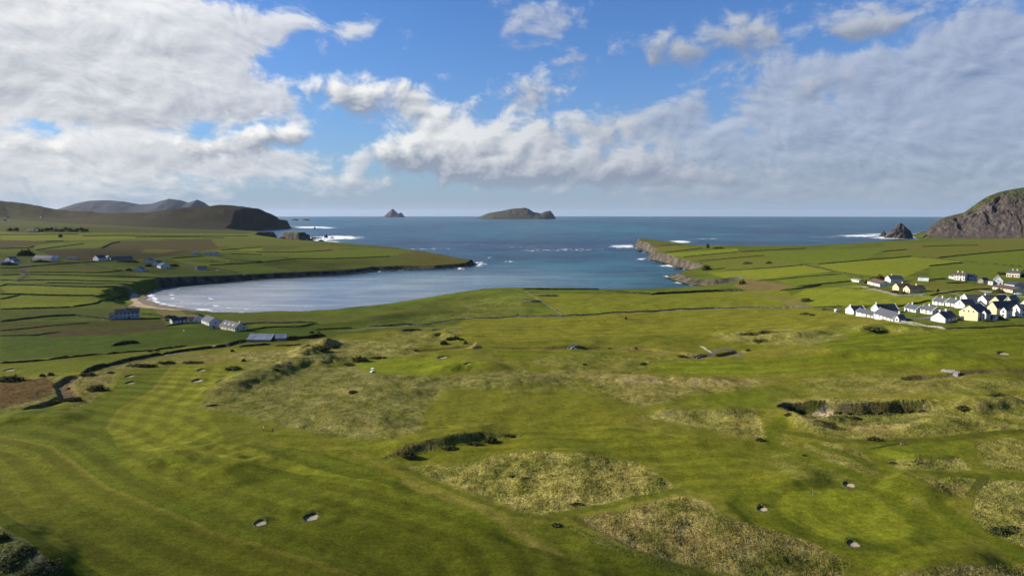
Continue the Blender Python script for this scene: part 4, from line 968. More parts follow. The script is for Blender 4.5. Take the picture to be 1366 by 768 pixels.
# ------------------------------------------------------------------ plain materials with real variation
def simple(name, c, rough=0.85, var=0.25, scale=1.2, spec=0.3, c2=None):
    m, t, b = mat(name)
    pos = t.new('ShaderNodeTexCoord').outputs['Object']
    n_ = t.noise(pos, scale, 5, 0.65)
    lo = tuple(q * (1 - var) for q in c); hi = c2 or tuple(min(q * (1 + var), 1) for q in c)
    t.l.new(t.mix(t.smooth(n_, 0.35, 0.68), lo, hi), b.inputs['Base Color'])
    b.inputs['Roughness'].default_value = rough; b.inputs['Specular IOR Level'].default_value = spec
    return m
WHITE = simple('white_render', (0.54, 0.535, 0.505), 0.9, 0.18, 0.5)
CREAM = simple('cream_render', (0.54, 0.47, 0.32), 0.9, 0.10, 0.5)
YELLOW = simple('yellow_render', (0.60, 0.49, 0.28), 0.9, 0.10, 0.5)
GREYR = simple('grey_render', (0.36, 0.37, 0.38), 0.9, 0.15, 0.5)
PALE = simple('pale_render', (0.48, 0.49, 0.49), 0.9, 0.12, 0.5)
STONEW = simple('rubble_stone', (0.22, 0.20, 0.17), 0.95, 0.5, 1.6)
SLATE = simple('slate', (0.048, 0.050, 0.057), 0.6, 0.30, 1.5)
SLATEG = simple('grey_slate', (0.075, 0.078, 0.085), 0.6, 0.25, 1.5)
BROWNR = simple('brown_tile', (0.095, 0.060, 0.045), 0.8, 0.3, 1.5)
TIN = simple('corrugated_tin', (0.22, 0.235, 0.26), 0.45, 0.2, 0.35)
GLASSD = simple('window_glass', (0.02, 0.025, 0.03), 0.12, 0.2, 1.0, 0.6)
FRAMEM = simple('window_frame', (0.75, 0.75, 0.73), 0.6, 0.1)
DOORM = simple('door_paint', (0.12, 0.03, 0.025), 0.6, 0.2)
POT = simple('clay_pot', (0.30, 0.13, 0.07), 0.8, 0.2)
DSTONE = simple('dark_stone', (0.060, 0.058, 0.050), 0.95, 0.55, 0.5, 0.2, (0.15, 0.14, 0.12))
BANKM = simple('overgrown_bank', (0.036, 0.040, 0.016), 0.95, 0.5, 0.35, 0.05, (0.068, 0.070, 0.024))
LIGHTST = simple('lichen_stone', (0.22, 0.205, 0.18), 0.95, 0.45, 0.8, 0.2)
GORSE = simple('gorse_leaves', (0.058, 0.066, 0.018), 0.9, 0.5, 0.9, 0.05, (0.120, 0.122, 0.034))
OLIVE = simple('olive_leaves', (0.095, 0.102, 0.028), 0.9, 0.4, 0.9, 0.05, (0.155, 0.150, 0.050))
CORE = simple('dark_twigs', (0.045, 0.046, 0.018), 0.95, 0.3, 1.5, 0.1)
WOOD = simple('weathered_wood', (0.10, 0.075, 0.05), 0.85, 0.3, 3.0)
BSAND = simple('bunker_sand', (0.31, 0.25, 0.175), 0.95, 0.12, 2.0, 0.1)
TURF = simple('turf_face', (0.085, 0.088, 0.016), 0.95, 0.4, 2.5, 0.1)
CONC = simple('grey_concrete', (0.30, 0.29, 0.27), 0.9, 0.25, 0.8)
RUBBER = simple('tyre_rubber', (0.02, 0.02, 0.02), 0.8, 0.2)
SKIN = simple('skin', (0.45, 0.27, 0.19), 0.7, 0.1)
PLASTIC_W = simple('white_panel', (0.80, 0.80, 0.80), 0.35, 0.05)
NAVY = simple('navy_cloth', (0.02, 0.025, 0.05), 0.9, 0.2)
SHIRT = simple('white_cloth', (0.75, 0.75, 0.74), 0.9, 0.08)
HAIR = simple('dark_hair', (0.03, 0.02, 0.015), 0.8, 0.2)
RED = simple('red_cloth', (0.55, 0.03, 0.02), 0.8, 0.1)
POLY = simple('tunnel_film', (0.42, 0.50, 0.46), 0.35, 0.15, 0.4)

class MB:
    """collects faces of one mesh"""
    def __init__(s): s.v = []; s.f = []; s.mi = []
    def quad(s, *p, m=0):
        i = len(s.v); s.v += [tuple(q) for q in p]; s.f.append(tuple(range(i, i + len(p)))); s.mi.append(m)
    def box(s, x0, x1, y0, y1, z0, z1, m=0):
        p = [(x0,y0,z0),(x1,y0,z0),(x1,y1,z0),(x0,y1,z0),(x0,y0,z1),(x1,y0,z1),(x1,y1,z1),(x0,y1,z1)]
        i = len(s.v); s.v += p
        for q in ((0,3,2,1),(4,5,6,7),(0,1,5,4),(1,2,6,5),(2,3,7,6),(3,0,4,7)):
            s.f.append(tuple(i + k for k in q)); s.mi.append(m)
    def prism(s, ring0, ring1, m=0, cap=True):
        n = len(ring0); i = len(s.v); s.v += [tuple(q) for q in ring0] + [tuple(q) for q in ring1]
        for k in range(n): s.f.append((i + k, i + (k + 1) % n, i + n + (k + 1) % n, i + n + k)); s.mi.append(m)
        if cap:
            s.f.append(tuple(i + k for k in reversed(range(n)))); s.mi.append(m)
            s.f.append(tuple(i + n + k for k in range(n))); s.mi.append(m)
    def cyl(s, x, y, z0, z1, r0, r1=None, n=10, m=0):
        r1 = r0 if r1 is None else r1
        c = [(math.cos(2 * math.pi * k / n), math.sin(2 * math.pi * k / n)) for k in range(n)]
        s.prism([(x + a * r0, y + b * r0, z0) for a, b in c], [(x + a * r1, y + b * r1, z1) for a, b in c], m)
    def cylx(s, x0, x1, y, z, r, n=12, m=0):
        c = [(math.cos(2 * math.pi * k / n), math.sin(2 * math.pi * k / n)) for k in range(n)]
        s.prism([(x0, y + a * r, z + b * r) for a, b in c], [(x1, y + a * r, z + b * r) for a, b in c], m)
    def cyly(s, y0, y1, x, z, r, n=12, m=0):
        c = [(math.cos(2 * math.pi * k / n), math.sin(2 * math.pi * k / n)) for k in range(n)]
        s.prism([(x + a * r, y0, z + b * r) for a, b in c], [(x + a * r, y1, z + b * r) for a, b in c], m)
    def build(s, name, mats, parent=None, smooth=False, recalc=True):
        me = bpy.data.meshes.new(name); me.from_pydata(s.v, [], s.f)
        for m in (mats if isinstance(mats, (list, tuple)) else [mats]): me.materials.append(m)
        me.polygons.foreach_set('material_index', s.mi)
        if recalc:
            bm = bmesh.new(); bm.from_mesh(me); bmesh.ops.recalc_face_normals(bm, faces=bm.faces); bm.to_mesh(me); bm.free()
        if smooth: me.polygons.foreach_set('use_smooth', [True] * len(me.polygons))
        me.update()
        return link(name, me, parent)

# ------------------------------------------------------------------ houses
def window(par, side, u, z, w_, h_, L, D, name='window'):
    """framed window on a wall: side F(ront) / B(side at B) / A(side at A); u = metres along that wall"""
    mb = MB(); e = 0.05
    def pt(a, zz, o):
        if side == 'F': return (a, -o, zz)
        if side == 'B': return (L + o, a, zz)
        return (-o, a, zz)
    def bx(a0, a1, z0, z1, o0, o1, m):
        p0, p1 = pt(a0, z0, o0), pt(a1, z1, o1)
        mb.box(*sorted((p0[0], p1[0])), *sorted((p0[1], p1[1])), *sorted((p0[2], p1[2])), m)
    a0, a1, z0, z1 = u - w_ / 2, u + w_ / 2, z, z + h_
    t_ = 0.09
    for q in ((a0, a1, z0 - .12, z0), (a0, a1, z1 - t_, z1), (a0, a0 + t_, z0, z1 - t_), (a1 - t_, a1, z0, z1 - t_)): bx(*q, -0.02, 0.07, 0)
    f = mb.build(name, [FRAMEM], par)
    mb = MB(); bx(a0 + t_, a1 - t_, z0, z1 - t_, -0.02, 0.03, 0); mb.build('pane', [GLASSD], f)
    return f
def house(name, label, A, B, D, wh, rh, orient='along', wall=WHITE, roof=SLATE, chim=(), nf=3, nb=0, up=0, door=True, cat='house', group=None, eave=0.3, sky=0, L=None, gable_win=0, parapet=False, wz=0.9, pots=True, zadd=0.0, awall=0):
    wh *= 0.84; rh *= 0.82; D *= 0.92
    a, b = P(*A), P(*B)
    e = Vector((b.x - a.x, b.y - a.y, 0)); LL = e.length if L is None else L
    ang = math.atan2(e.y, e.x)
    ux = Vector((math.cos(ang), math.sin(ang), 0)); uy = Vector((-ux.y, ux.x, 0))
    z0 = (a.z + b.z) / 2 + zadd
    L = LL
    root = empty(name, (a.x, a.y, z0), ang, label, cat, group)
    dn = -2.0 if max(L, D) > 9 else -1.4
    mb = MB()
    if orient == 'along':
        prof = [(0, 0), (D, 0)]
        for x in (0, L):
            mb.quad((x, 0, dn), (x, D, dn), (x, D, wh), (x, D / 2, rh - .02), (x, 0, wh))
        mb.quad((0, 0, dn), (L, 0, dn), (L, 0, wh), (0, 0, wh)); mb.quad((0, D, dn), (L, D, dn), (L, D, wh), (0, D, wh))
    else:
        for y in (0, D):
            mb.quad((0, y, dn), (L, y, dn), (L, y, wh), (L / 2, y, rh - .02), (0, y, wh))
        mb.quad((0, 0, dn), (0, D, dn), (0, D, wh), (0, 0, wh)); mb.quad((L, 0, dn), (L, D, dn), (L, D, wh), (L, 0, wh))
    mb.build('wall', wall, root)
    # roof: two thick slopes
    mb = MB(); g = 0.12 if parapet else 0.28; th = 0.16
    half = (D if orient == 'along' else L) / 2; run = (L if orient == 'along' else D)
    sl = (rh - wh) / half
    for s_ in (-1, 1):
        pts = []
        for q, w_ in ((-g, half + eave), (run + g, half + eave), (run + g, 0), (-g, 0)):
            zz = rh + 0.03 - sl * w_
            pts.append((q, half + s_ * w_, zz) if orient == 'along' else (half + s_ * w_, q, zz))
        top = [(p[0], p[1], p[2] + th) for p in pts]
        mb.prism(pts, top)
    rf = mb.build('roof', roof, root)
    if parapet:
        for q in ((-0.3, 0.05), (run - 0.05, run + 0.3)):
            mb = MB()
            for s_ in (-1, 1):
                pts = []
                for (w0) in (half + eave * .6, 0):
                    zz = rh - sl * w0 - .15
                    for qq in q: pts.append((qq, half + s_ * w0, zz) if orient == 'along' else (half + s_ * w0, qq, zz))
                pts = [pts[0], pts[1], pts[3], pts[2]]
                mb.prism(pts, [(p[0], p[1], p[2] + .55) for p in pts])
            mb.build('parapet', WHITE, root)
    for c in chim:
        mb = MB(); w_ = 0.45
        x, y = (c * L, D / 2) if orient == 'along' else (L / 2, c * D)
        x = min(max(x, w_), L - w_) if orient == 'along' else x; y = min(max(y, w_), D - w_) if orient != 'along' else y
        mb.box(x - w_, x + w_, y - w_ * .8, y + w_ * .8, rh - 1.0, rh + 1.1); mb.box(x - w_ - .08, x + w_ + .08, y - w_ * .8 - .08, y + w_ * .8 + .08, rh + 1.1, rh + 1.25)
        ch = mb.build('chimney', wall if wall is not GREYR else STONEW, rf)
    if sky:
        for i in range(sky):
            mb = MB(); x = L * (i + .8) / (sky + .8); w0, w1 = half * .75, half * .45
            p = [(x - .45, half - w0, rh + .2 - sl * w0), (x + .45, half - w0, rh + .2 - sl * w0), (x + .45, half - w1, rh + .2 - sl * w1), (x - .45, half - w1, rh + .2 - sl * w1)]
            mb.prism(p, [(q[0], q[1], q[2] + .1) for q in p]); mb.build('skylight', PLASTIC_W, rf)
    fr = L if True else 0
    wz = min(wz, wh - 1.45) if wh > 1.6 else wh * .3
    for lev in range(1 + up):
        z = wz + lev * (wh - wz - 1.3 if up else 0)
        for i in range(nf):
            u = L * (i + .5) / nf
            if lev == 0 and door and i == nf // 2:
                mb = MB(); mb.box(u - .5, u + .5, -.06, .02, 0, min(2.05, wh - .1)); mb.build('door', DOORM, root)
                continue
            window(root, 'F', u, z, min(1.15, L / nf * .6), 1.2, L, D)
        for i in range(nb): window(root, 'B', D * (i + .5) / nb, z, min(1.1, D / nb * .6), 1.2, L, D)
        for i in range(awall): window(root, 'A', D * (i + .5) / awall, z, min(1.1, D / awall * .6), 1.2, L, D)
    for i in range(gable_win):
        window(root, 'F', L * (i + 1) / (gable_win + 1), wh - .3, .9, 1.1, L, D)
    return root
HG = 'white cottages of the holiday village'
house('cottage', 'small white gabled cottage at the outer end of the holiday village', (1127.6,417.6), (1138.7,419.4), 10, 2.6, 6.0, 'perp', chim=(.06,), nf=0, nb=2, door=False, parapet=True)
house('cottage', 'lowest white cottage with thin grey roof between the end gable and the big grey roof', (1141.6,421.2), (1164.5,424.0), 6, 2.5, 4.9, 'along', roof=SLATEG, nf=4, parapet=True)
house('cottage', 'long white cottage with broad grey slate roof nearest the course, stack on its gable', (1165.5,424.6), (1191,428.3), 8, 2.7, 6.6, 'along', roof=SLATEG, chim=(.98,), nf=5, nb=2, parapet=True)
house('porch', 'small white gabled lodge against the end of the long grey roofed cottage', (1193.5,428.6), (1199,429.2), 6, 2.3, 4.6, 'perp', roof=SLATEG, nf=1, nb=1, door=False)
house('cottage', 'tall white gable with dark roof rising behind the long grey roofed cottage', (1161.5,418.2), (1173,419.8), 15, 3.4, 7.4, 'perp', chim=(.05,), nf=0, nb=0, door=False, parapet=True)
house('cottage', 'first of the white cottages in the inner row, standing alone at its end', (1206,415.2), (1221.5,417.2), 6.5, 2.7, 5.4, 'along', roof=SLATEG, chim=(.3,), nf=3, nb=1, parapet=True)
house('cottage', 'second white cottage of the inner row, in front of the lone gabled house', (1227,416.8), (1243.5,419.2), 6.5, 2.7, 5.4, 'along', roof=SLATEG, chim=(.4,), nf=3, nb=1, parapet=True)
house('cottage', 'white cottage at the outer end of the back row, by the green field', (1243.6,405.8), (1259,407.6), 6.5, 2.6, 5.5, 'along', roof=SLATEG, chim=(.5,), nf=3, nb=1, parapet=True)
house('cottage', 'white cottage in the middle of the back row', (1261,407.6), (1275,409.4), 6.5, 2.6, 5.5, 'along', roof=SLATEG, chim=(.55,), nf=3, nb=1, parapet=True)
house('cottage', 'bare white gable with short dark roof just beyond the tall yellow house', (1273,410.2), (1286.5,411.4), 9, 3.0, 6.4, 'perp', chim=(.1,), nf=0, nb=1, door=False, gable_win=1)
house('cottage', 'dark roofed white house rearmost behind the back row', (1281,403.6), (1291,404.6), 12, 3.2, 6.6, 'perp', nf=0, nb=0, door=False, parapet=True)
house('cottage', 'white pointed gable with chimney beside the rear yellow gable', (1304,405.0), (1316,406.0), 8, 3.4, 6.6, 'perp', chim=(.25,), nf=0, nb=0, door=False)
house('cottage', 'small white gable squeezed between the dark roofs and the yellow houses', (1300,412.2), (1313,413.0), 7, 2.9, 5.6, 'perp', nf=0, nb=0, door=False)
house('cottage', 'detached white house with blank gable and dark roof in front of the yellow houses', (1241.3,427.6), (1260.8,430.8), 12, 2.9, 6.6, 'perp', chim=(.12, .62), nf=0, nb=3, door=False)
house('holiday_house', 'tallest front yellow house with blank gable, three small windows and dark roof', (1278.8,425.2), (1304,428.2), 13, 5.6, 10.0, 'perp', wall=YELLOW, nf=0, nb=2, up=1, door=False, gable_win=3)
house('holiday_house', 'second yellow house with long dark roof and white bays', (1316,419.2), (1329,421.0), 18, 5.2, 9.4, 'perp', wall=YELLOW, nf=0, nb=3, up=1, door=False)
house('holiday_house', 'rear yellow gable with a shadowed roof, beyond the front yellow house', (1319,411.5), (1333.5,413.0), 14, 5.4, 9.4, 'perp', wall=YELLOW, nf=0, nb=2, up=1, door=False)
house('holiday_house', 'yellow house at the frame edge, gable beside the big slate roof', (1336.5,413.6), (1350,415.2), 20, 5.6, 9.8, 'perp', wall=YELLOW, nf=0, nb=3, up=1, door=False, parapet=True)
house('cottage', 'tall narrow white bay house beside the yellow house at the frame edge', (1350.5,421.0), (1360,422.8), 8, 5.6, 8.2, 'perp', nf=1, nb=2, up=1, door=False)
house('cottage', 'white house with big dark roof cut by the frame edge', (1360.5,418.0), (1373,420.0), 16, 5.6, 9.6, 'perp', nf=0, nb=2, up=1, door=False, parapet=True)
house('bay', 'white gabled bay against the side of the front yellow house', (1308.5,427.0), (1315,427.8), 5, 4.8, 6.8, 'perp', nf=1, nb=1, up=1, door=False)
house('bay', 'white gabled bay against the second yellow house', (1333.5,423.4), (1342,424.6), 6, 5.0, 7.2, 'perp', nf=1, nb=1, up=1, door=False)
house('annex', 'low flat-looking white annex between the two white bays', (1318,426.0), (1328,427.2), 5, 2.6, 3.2, 'along', roof=SLATEG, nf=3)
# houses higher up behind the village
house('farmhouse', 'white two storey house with brown roof and two stacks, at the top of the drive', (1272,373.2), (1286.8,374.6), 8.5, 5.4, 7.8, 'along', roof=BROWNR, chim=(.2, .62), nf=4, nb=2, up=1)
house('annex', 'low white annex joined to the brown roofed two storey house', (1265.5,371.0), (1271.8,372.2), 6, 2.6, 4.2, 'along', roof=SLATEG, nf=2, door=False)
house('barn', 'grey barn behind the brown roofed two storey house', (1292.5,374.2), (1303.5,374.4), 9, 4.2, 6.4, 'along', wall=GREYR, roof=SLATE, nf=2, door=False)
house('barn', 'stone gabled shed between the grey barn and the white villa', (1304,378.0), (1311.5,378.6), 10, 3.4, 5.6, 'perp', wall=STONEW, roof=BROWNR, nf=0, door=True, nb=1)
house('villa', 'large white villa with bay front and long dark roof sloping to one side', (1324.5,379.8), (1337.5,380.6), 14, 4.2, 9.0, 'perp', roof=SLATE, nf=2, nb=2, gable_win=1, parapet=True)
house('annex', 'low white flat fronted annex of the large villa', (1317.8,379.4), (1324,380.0), 6, 3.4, 3.9, 'along', nf=1, door=False)
house('house', 'pale house with bay windows at the top, among trees at the frame edge', (1342,369.2), (1360,370.4), 9, 4.6, 7.2, 'along', wall=CREAM, roof=SLATEG, chim=(.42, .75), nf=5)
house('barn', 'long low cream building under a wide brown roof', (1324,385.6), (1350.5,391.0), 13, 2.5, 4.6, 'along', wall=CREAM, roof=BROWNR, nf=5, nb=0)
house('shed', 'dark roofed shed in front of the large villa', (1339,382.6), (1353,384.2), 9, 3.0, 5.2, 'along', wall=GREYR, roof=SLATE, nf=0)
house('bungalow', 'white bungalow with broad brown roof beside dark trees', (1157,378.6), (1173.5,382.6), 11, 2.8, 5.8, 'along', roof=BROWNR, nf=5, nb=1)
house('house', 'white gabled house behind the brown roofed bungalow', (1180,376.6), (1187.8,377.6), 12, 4.2, 7.6, 'perp', chim=(.3,), nf=2, nb=1, door=False, gable_win=1)
house('house', 'farther of the two small yellow gabled houses by the stone wall', (1190.5,386.6), (1198.8,387.6), 12, 3.4, 6.6, 'perp', wall=YELLOW, roof=BROWNR, chim=(.5,), nf=2, nb=2, door=False)
house('house', 'nearer of the two small yellow gabled houses, with a tall stack on its end', (1204.5,389.4), (1213.4,390.6), 15, 3.4, 6.4, 'perp', wall=YELLOW, roof=BROWNR, chim=(.62,), nf=2, nb=2, door=True)
house('shed', 'small pale shed alone among the hedges', (1135,375.6), (1145.8,376.6), 5, 2.4, 3.2, 'along', wall=CREAM, roof=TIN, nf=2, door=False)
# left of the bay
house('farmhouse', 'white farmhouse pair at the picture edge above the fields, farther gable', (7,348.2), (13,348.6), 11, 4.2, 7.0, 'perp', wall=PALE, roof=SLATEG, nf=1, door=False, nb=1)
house('farmhouse', 'white farmhouse pair at the picture edge above the fields, nearer gable', (13,350.8), (18.6,351.2), 9, 3.4, 6.0, 'perp', wall=PALE, roof=SLATEG, nf=1, door=False)
house('barn', 'low grey shed below the white farmhouse pair', (-2,351.2), (8,351.6), 8, 2.6, 3.6, 'along', wall=GREYR, roof=SLATEG, nf=2, door=False)
house('house', 'long white house with dark roof below the brown heath', (43.5,347.2), (67.5,348.6), 11, 3.8, 8.6, 'along', wall=WHITE, roof=SLATE, chim=(.03,), nf=6, nb=1)
house('shed', 'white outbuilding at the end of the long white house', (69,345.0), (76,345.4), 7, 2.6, 4.4, 'along', wall=WHITE, roof=SLATEG, nf=1, door=False)
house('shed', 'small dark shed on the edge of the brown heath', (88,346.2), (101,346.6), 8, 2.6, 4.4, 'along', wall=GREYR, roof=SLATE, nf=1, door=True)
house('farmhouse', 'white gabled farmhouse with low front, in the middle of the fields', (124,347.2), (131.5,348.0), 12, 4.4, 9.0, 'perp', nf=2, door=False, nb=1, gable_win=1)
house('annex', 'low white wing in front of the gabled farmhouse', (131.5,348.2), (141.5,348.2), 8, 3.2, 4.8, 'along', roof=SLATE, nf=2, door=False)
house('barn', 'long dark roofed barn with a white gable end beside the gabled farmhouse', (148,347.2), (177,346.6), 11, 2.8, 6.2, 'along', wall=STONEW, roof=SLATE, nf=3, awall=0)
house('house', 'white house end on the barn, its gable turned to the fields', (143,346.4), (148.5,346.2), 9, 3.6, 6.8, 'perp', nf=0, door=False)
house('house', 'grey-white house uppermost of the hamlet above the beach', (191.5,349.6), (201,350.0), 10, 3.4, 6.0, 'perp', wall=PALE, nf=2, door=False)
house('house', 'white gabled house in the middle of the hamlet above the beach', (204,354.2), (211,354.6), 11, 4.6, 8.2, 'perp', wall=PALE, roof=SLATEG, nf=1, door=False, nb=1, gable_win=1)
house('house', 'big white gabled house at the edge of the hamlet above the beach', (214.5,358.0), (227,357.6), 12, 4.4, 8.4, 'perp', wall=WHITE, roof=SLATEG, nf=2, door=True, gable_win=1)
house('house', 'white gable standing lowest in the hamlet, on the edge of the green field', (179.5,361.8), (190.5,362.0), 12, 2.6, 6.4, 'perp', wall=PALE, nf=1, door=False)
house('cottage', 'small cream cottage in the heath, next to a grey house', (253.5,339.0), (263.5,339.4), 9, 3.2, 5.6, 'along', wall=CREAM, roof=SLATEG, nf=2, chim=(.05,))
house('house', 'grey house with a lit gable in the heath above the bright field', (272.5,341.0), (290,341.2), 11, 3.4, 7.0, 'along', wall=PALE, roof=SLATEG, nf=3)
house('house', 'dark blue-grey house by the lane to the shore', (263.5,360.2), (276,360.4), 10, 3.0, 6.2, 'along', wall=GREYR, roof=SLATE, nf=3)
house('house', 'two storey grey house with dark roof alone in the fields', (153.5,425.2), (185.5,424.8), 9, 5.2, 8.4, 'along', wall=GREYR, roof=SLATE, chim=(.5,), nf=6, up=1)
house('annex', 'low grey wing at the end of the two storey grey house', (145.5,425.6), (153,425.4), 7, 3.0, 5.0, 'along', wall=GREYR, roof=SLATE, nf=1, door=False)
house('cottage', 'long low white cottage at the outer end of the beach houses', (230,431.6), (251,430.2), 6, 2.6, 4.6, 'along', wall=WHITE, roof=SLATE, nf=4, awall=1)
house('house', 'grey gabled house behind the low white beach cottage', (258.8,430.6), (272.5,429.0), 10, 3.2, 6.4, 'perp', wall=PALE, roof=BROWNR, nf=2, door=False, gable_win=1)
house('annex', 'cream front wing of the grey gabled beach house', (251,430.8), (258.6,430.6), 7, 2.8, 4.8, 'along', wall=CREAM, roof=BROWNR, nf=1, door=False)
house('house', 'white fronted house with grey gable in the middle of the beach houses', (268.6,430.8), (279,434.6), 9, 3.0, 6.4, 'along', wall=WHITE, roof=SLATEG, nf=2, nb=1, door=False)
house('porch', 'brown flat roofed garage in front of the beach houses', (279.5,438.6), (292,438.2), 5, 2.3, 2.8, 'along', wall=CREAM, roof=BROWNR, nf=1, door=True)
house('house', 'cream house with three skylights in its slate roof, last of the beach houses', (293,438.4), (313.5,442.0), 9, 2.8, 6.4, 'along', wall=CREAM, roof=SLATEG, chim=(.95,), nf=5, nb=2, sky=3)
house('barn', 'long shed with a ribbed grey tin roof behind the grassy bank', (329.5,456.4), (361,455.4), 12, 1.6, 4.8, 'along', wall=STONEW, roof=TIN, nf=0, door=False)
house('shed', 'small stone shed with grey tin roof next to the long tin roof', (367.5,454.6), (381.5,454.0), 8, 1.8, 4.2, 'along', wall=STONEW, roof=TIN, nf=1, door=False)
# very far houses on the ridge foot
FG = 'pale houses far away below the dark ridge'
for x, y, w_, wl, lb in [(35,310,4.5,YELLOW,'first of three tiny yellow houses in the far trees, counting from the picture edge'),(41,310,3.5,CREAM,'middle one of three tiny yellow houses in the far trees'),(46.5,309.6,3.5,YELLOW,'last of three tiny yellow houses in the far trees'),
                     (72,306.2,2.5,WHITE,'tiny white house just above the far row of trees'),(8,290.5,5,WHITE,'tiny white house high on the far slope at the picture edge'),(5,295,4,CREAM,'tiny cream house below the one high on the far slope'),(55,290,3,PALE,'tiny pale blue-grey house high on the far slope')]:
    house('house', lb, (x, y), (x + w_, y), 9, 4, 7.5, 'along', wall=wl, roof=SLATEG, nf=1, door=False, group=FG)

# ------------------------------------------------------------------ field walls and hedgebanks
def resample(pts, step):
    p = np.array([(q.x, q.y) for q in pts]); L = np.concatenate([[0], np.cumsum(np.hypot(*np.diff(p, axis=0).T))])
    n = max(int(L[-1] / step) + 1, 3); s = np.linspace(0, L[-1], n)
    return np.interp(s, L, p[:, 0]), np.interp(s, L, p[:, 1]), s
def wall_line(px, label, h=1.7, w_=1.6, mat_=BANKM, name='field_wall', cat='field wall', seed=0, step=2.2, rag=0.35):
    pts = [P(*q) for q in px]; X, Y, s = resample(pts, step)
    sf = 0.56 if px[0][1] < 402 and mat_ is BANKM else 0.66; h *= sf; w_ *= sf
    Z = ground(X, Y)[0]
    tx, ty = np.gradient(X), np.gradient(Y); q = np.hypot(tx, ty) + 1e-9; nx, ny = -ty / q, tx / q
    sd = seed or (abs(hash(label)) % 997)
    sd = sum(ord(c) for c in label) % 997
    hh = h * (1 + rag * fbm(s / 7, s * 0 + sd, 3, sd)) ; hh *= np.clip(np.minimum(s, s[-1] - s) / 2 + .35, 0, 1)
    V = []
    for o, f in ((-.62, -.35), (-.5, .45), (-.3, .92), (0.05, 1.0), (.32, .88), (.5, .4), (.62, -.35)):
        j = 0.22 * w_ * fbm(s / 2.5, s * 0 + o * 9, 2, sd + 3)
        V.append(np.stack([X + nx * (o * w_ + j) - pts[0].x, Y + ny * (o * w_ + j) - pts[0].y, Z - pts[0].z + f * hh + (0.12 * h * fbm(s / 1.7, s * 0 + o * 7, 2, sd + 5) if f > 0 else 0)], -1))
    V = np.array(V); m, n = V.shape[:2]
    me = np_mesh(name, V.reshape(-1, 3), grid_faces(m, n), mat_)
    o = link(name, me); o.location = pts[0]
    return tag(o, label, cat, kind='thing')
Wl = wall_line
Wl([(0,358),(24,357.5),(47,355),(104,350.7),(130,349),(150,348)], 'bank running below the long white house and the gabled farmhouse')
Wl([(110,351.6),(125,354),(157,360.5),(164,361)], 'slanting wall crossing the field below the gabled farmhouse')
Wl([(38,363.6),(130,364),(146,363),(163,361)], 'upper of two close parallel walls under the triangular field')
Wl([(40,366.6),(120,368),(180,370),(215,373),(228,374.6)], 'long lower wall of two close parallels, ending at the beach corner')
Wl([(0,367.5),(28,366.5)], 'short wall at the picture edge beside the farm lane bend')
Wl([(0,374),(20,374)], 'short wall at the picture edge just below the farm lane bend')
Wl([(22,374.6),(62,373.6),(130,375.2),(184,379.6)], 'upper wall of the narrow lane leading to the beach')
Wl([(62,377.2),(130,378.5),(178,381.8)], 'lower wall of the narrow lane leading to the beach', 1.4, 1.3)
Wl([(0,382),(8,379.6),(45,380.5),(72,382),(130,383.6),(165,385)], 'dark wall between the beach lane and the large bright field')
Wl([(0,392.4),(80,394.4),(130,395.6),(168,395.2)], 'wall across the middle of the bright fields above the beach', 1.9)
Wl([(0,399.5),(15,396.4),(26,393.6)], 'short slanting wall at the picture edge in the bright fields')
Wl([(96,409.5),(128,405),(150,400.4),(168,396)], 'wall curving up the slope from the grey house towards the beach', 1.6)
Wl([(0,429.5),(25,426.5),(60,422.5),(100,420.5),(146,425.8)], 'wall from the picture edge to the two storey grey house')
Wl([(0,412.6),(50,411.4),(96,409.8)], 'wall under the lowest bright field at the picture edge', 1.4)
Wl([(147,427),(186,426.2),(216,424.6)], 'dark wall in front of the two storey grey house', 1.3)
Wl([(186,418),(212,421),(222,428)], 'overgrown bank beside the two storey grey house towards the beach', 1.8, 3)
Wl([(221,435),(240,432.6),(267,430.6)], 'garden wall in front of the low white beach cottage', 1.2)
Wl([(313,434.5),(340,431),(380,431),(420,430)], 'grey wall beyond the house with three skylights', 1.3, 1.2, DSTONE)
Wl([(330,441),(352,437.5),(400,436),(424,431.5)], 'ragged wall on the dark green field behind the tin roofs', 1.2)
Wl([(0,441),(40,437.6),(75,434),(120,431)], 'faint bank in the dull field below the grey house', .8, 2.0)
Wl([(0,448),(45,447.6),(62,445),(80,443)], 'brown ditch bank at the picture edge', 1.0, 2.6)
Wl([(150,461.5),(165,458.5),(185,456.8)], 'isolated dark hedge clump in the smooth dark green field', 2.6, 3.6)
Wl([(0,484.6),(63,480.2),(91,477),(132,472.6),(200,467.5),(235,463.5),(250,461)], 'long broken hedge between the dark green field and the golf course', 1.1, 1.3, rag=1.4)
Wl([(112,497),(128,491),(145,487.5)], 'thick dark hedge along the stream path, lower end', 2.6, 4)
Wl([(140,488.5),(165,482.2),(190,477.5),(216,473.2)], 'thick dark hedge along the stream path, middle stretch', 2.4, 3)
Wl([(216,473),(240,469.4),(262,466),(285,463.6)], 'thick dark hedge along the stream path, upper stretch', 2.0, 2.6)
Wl([(285,464),(305,460.5),(318,457),(329,454.5)], 'dark hedge with pale rocks leading to the long tin roof', 2.2, 3)
Wl([(382,453),(396,451.5),(412,451),(432,447.4)], 'dark scrub bank reaching from the small tin shed', 2.8, 4.5)
Wl([(319,462.6),(340,461),(360,459.4)], 'dark bank of the raised tee in front of the long tin roof', 1.5, 2.2)
Wl([(368,461.4),(385,461),(404,459.6)], 'second dark tee bank in front of the small tin shed', 1.1, 2.0)
Wl([(0,331.8),(36,331),(46,328.5)], 'dark wall at the picture edge above the white farmhouse pair', 2.2, 2.4)
Wl([(48,333.8),(92,327.6),(112,325.4)], 'slanting wall between two heath strips above the long white house', 2, 2.2)
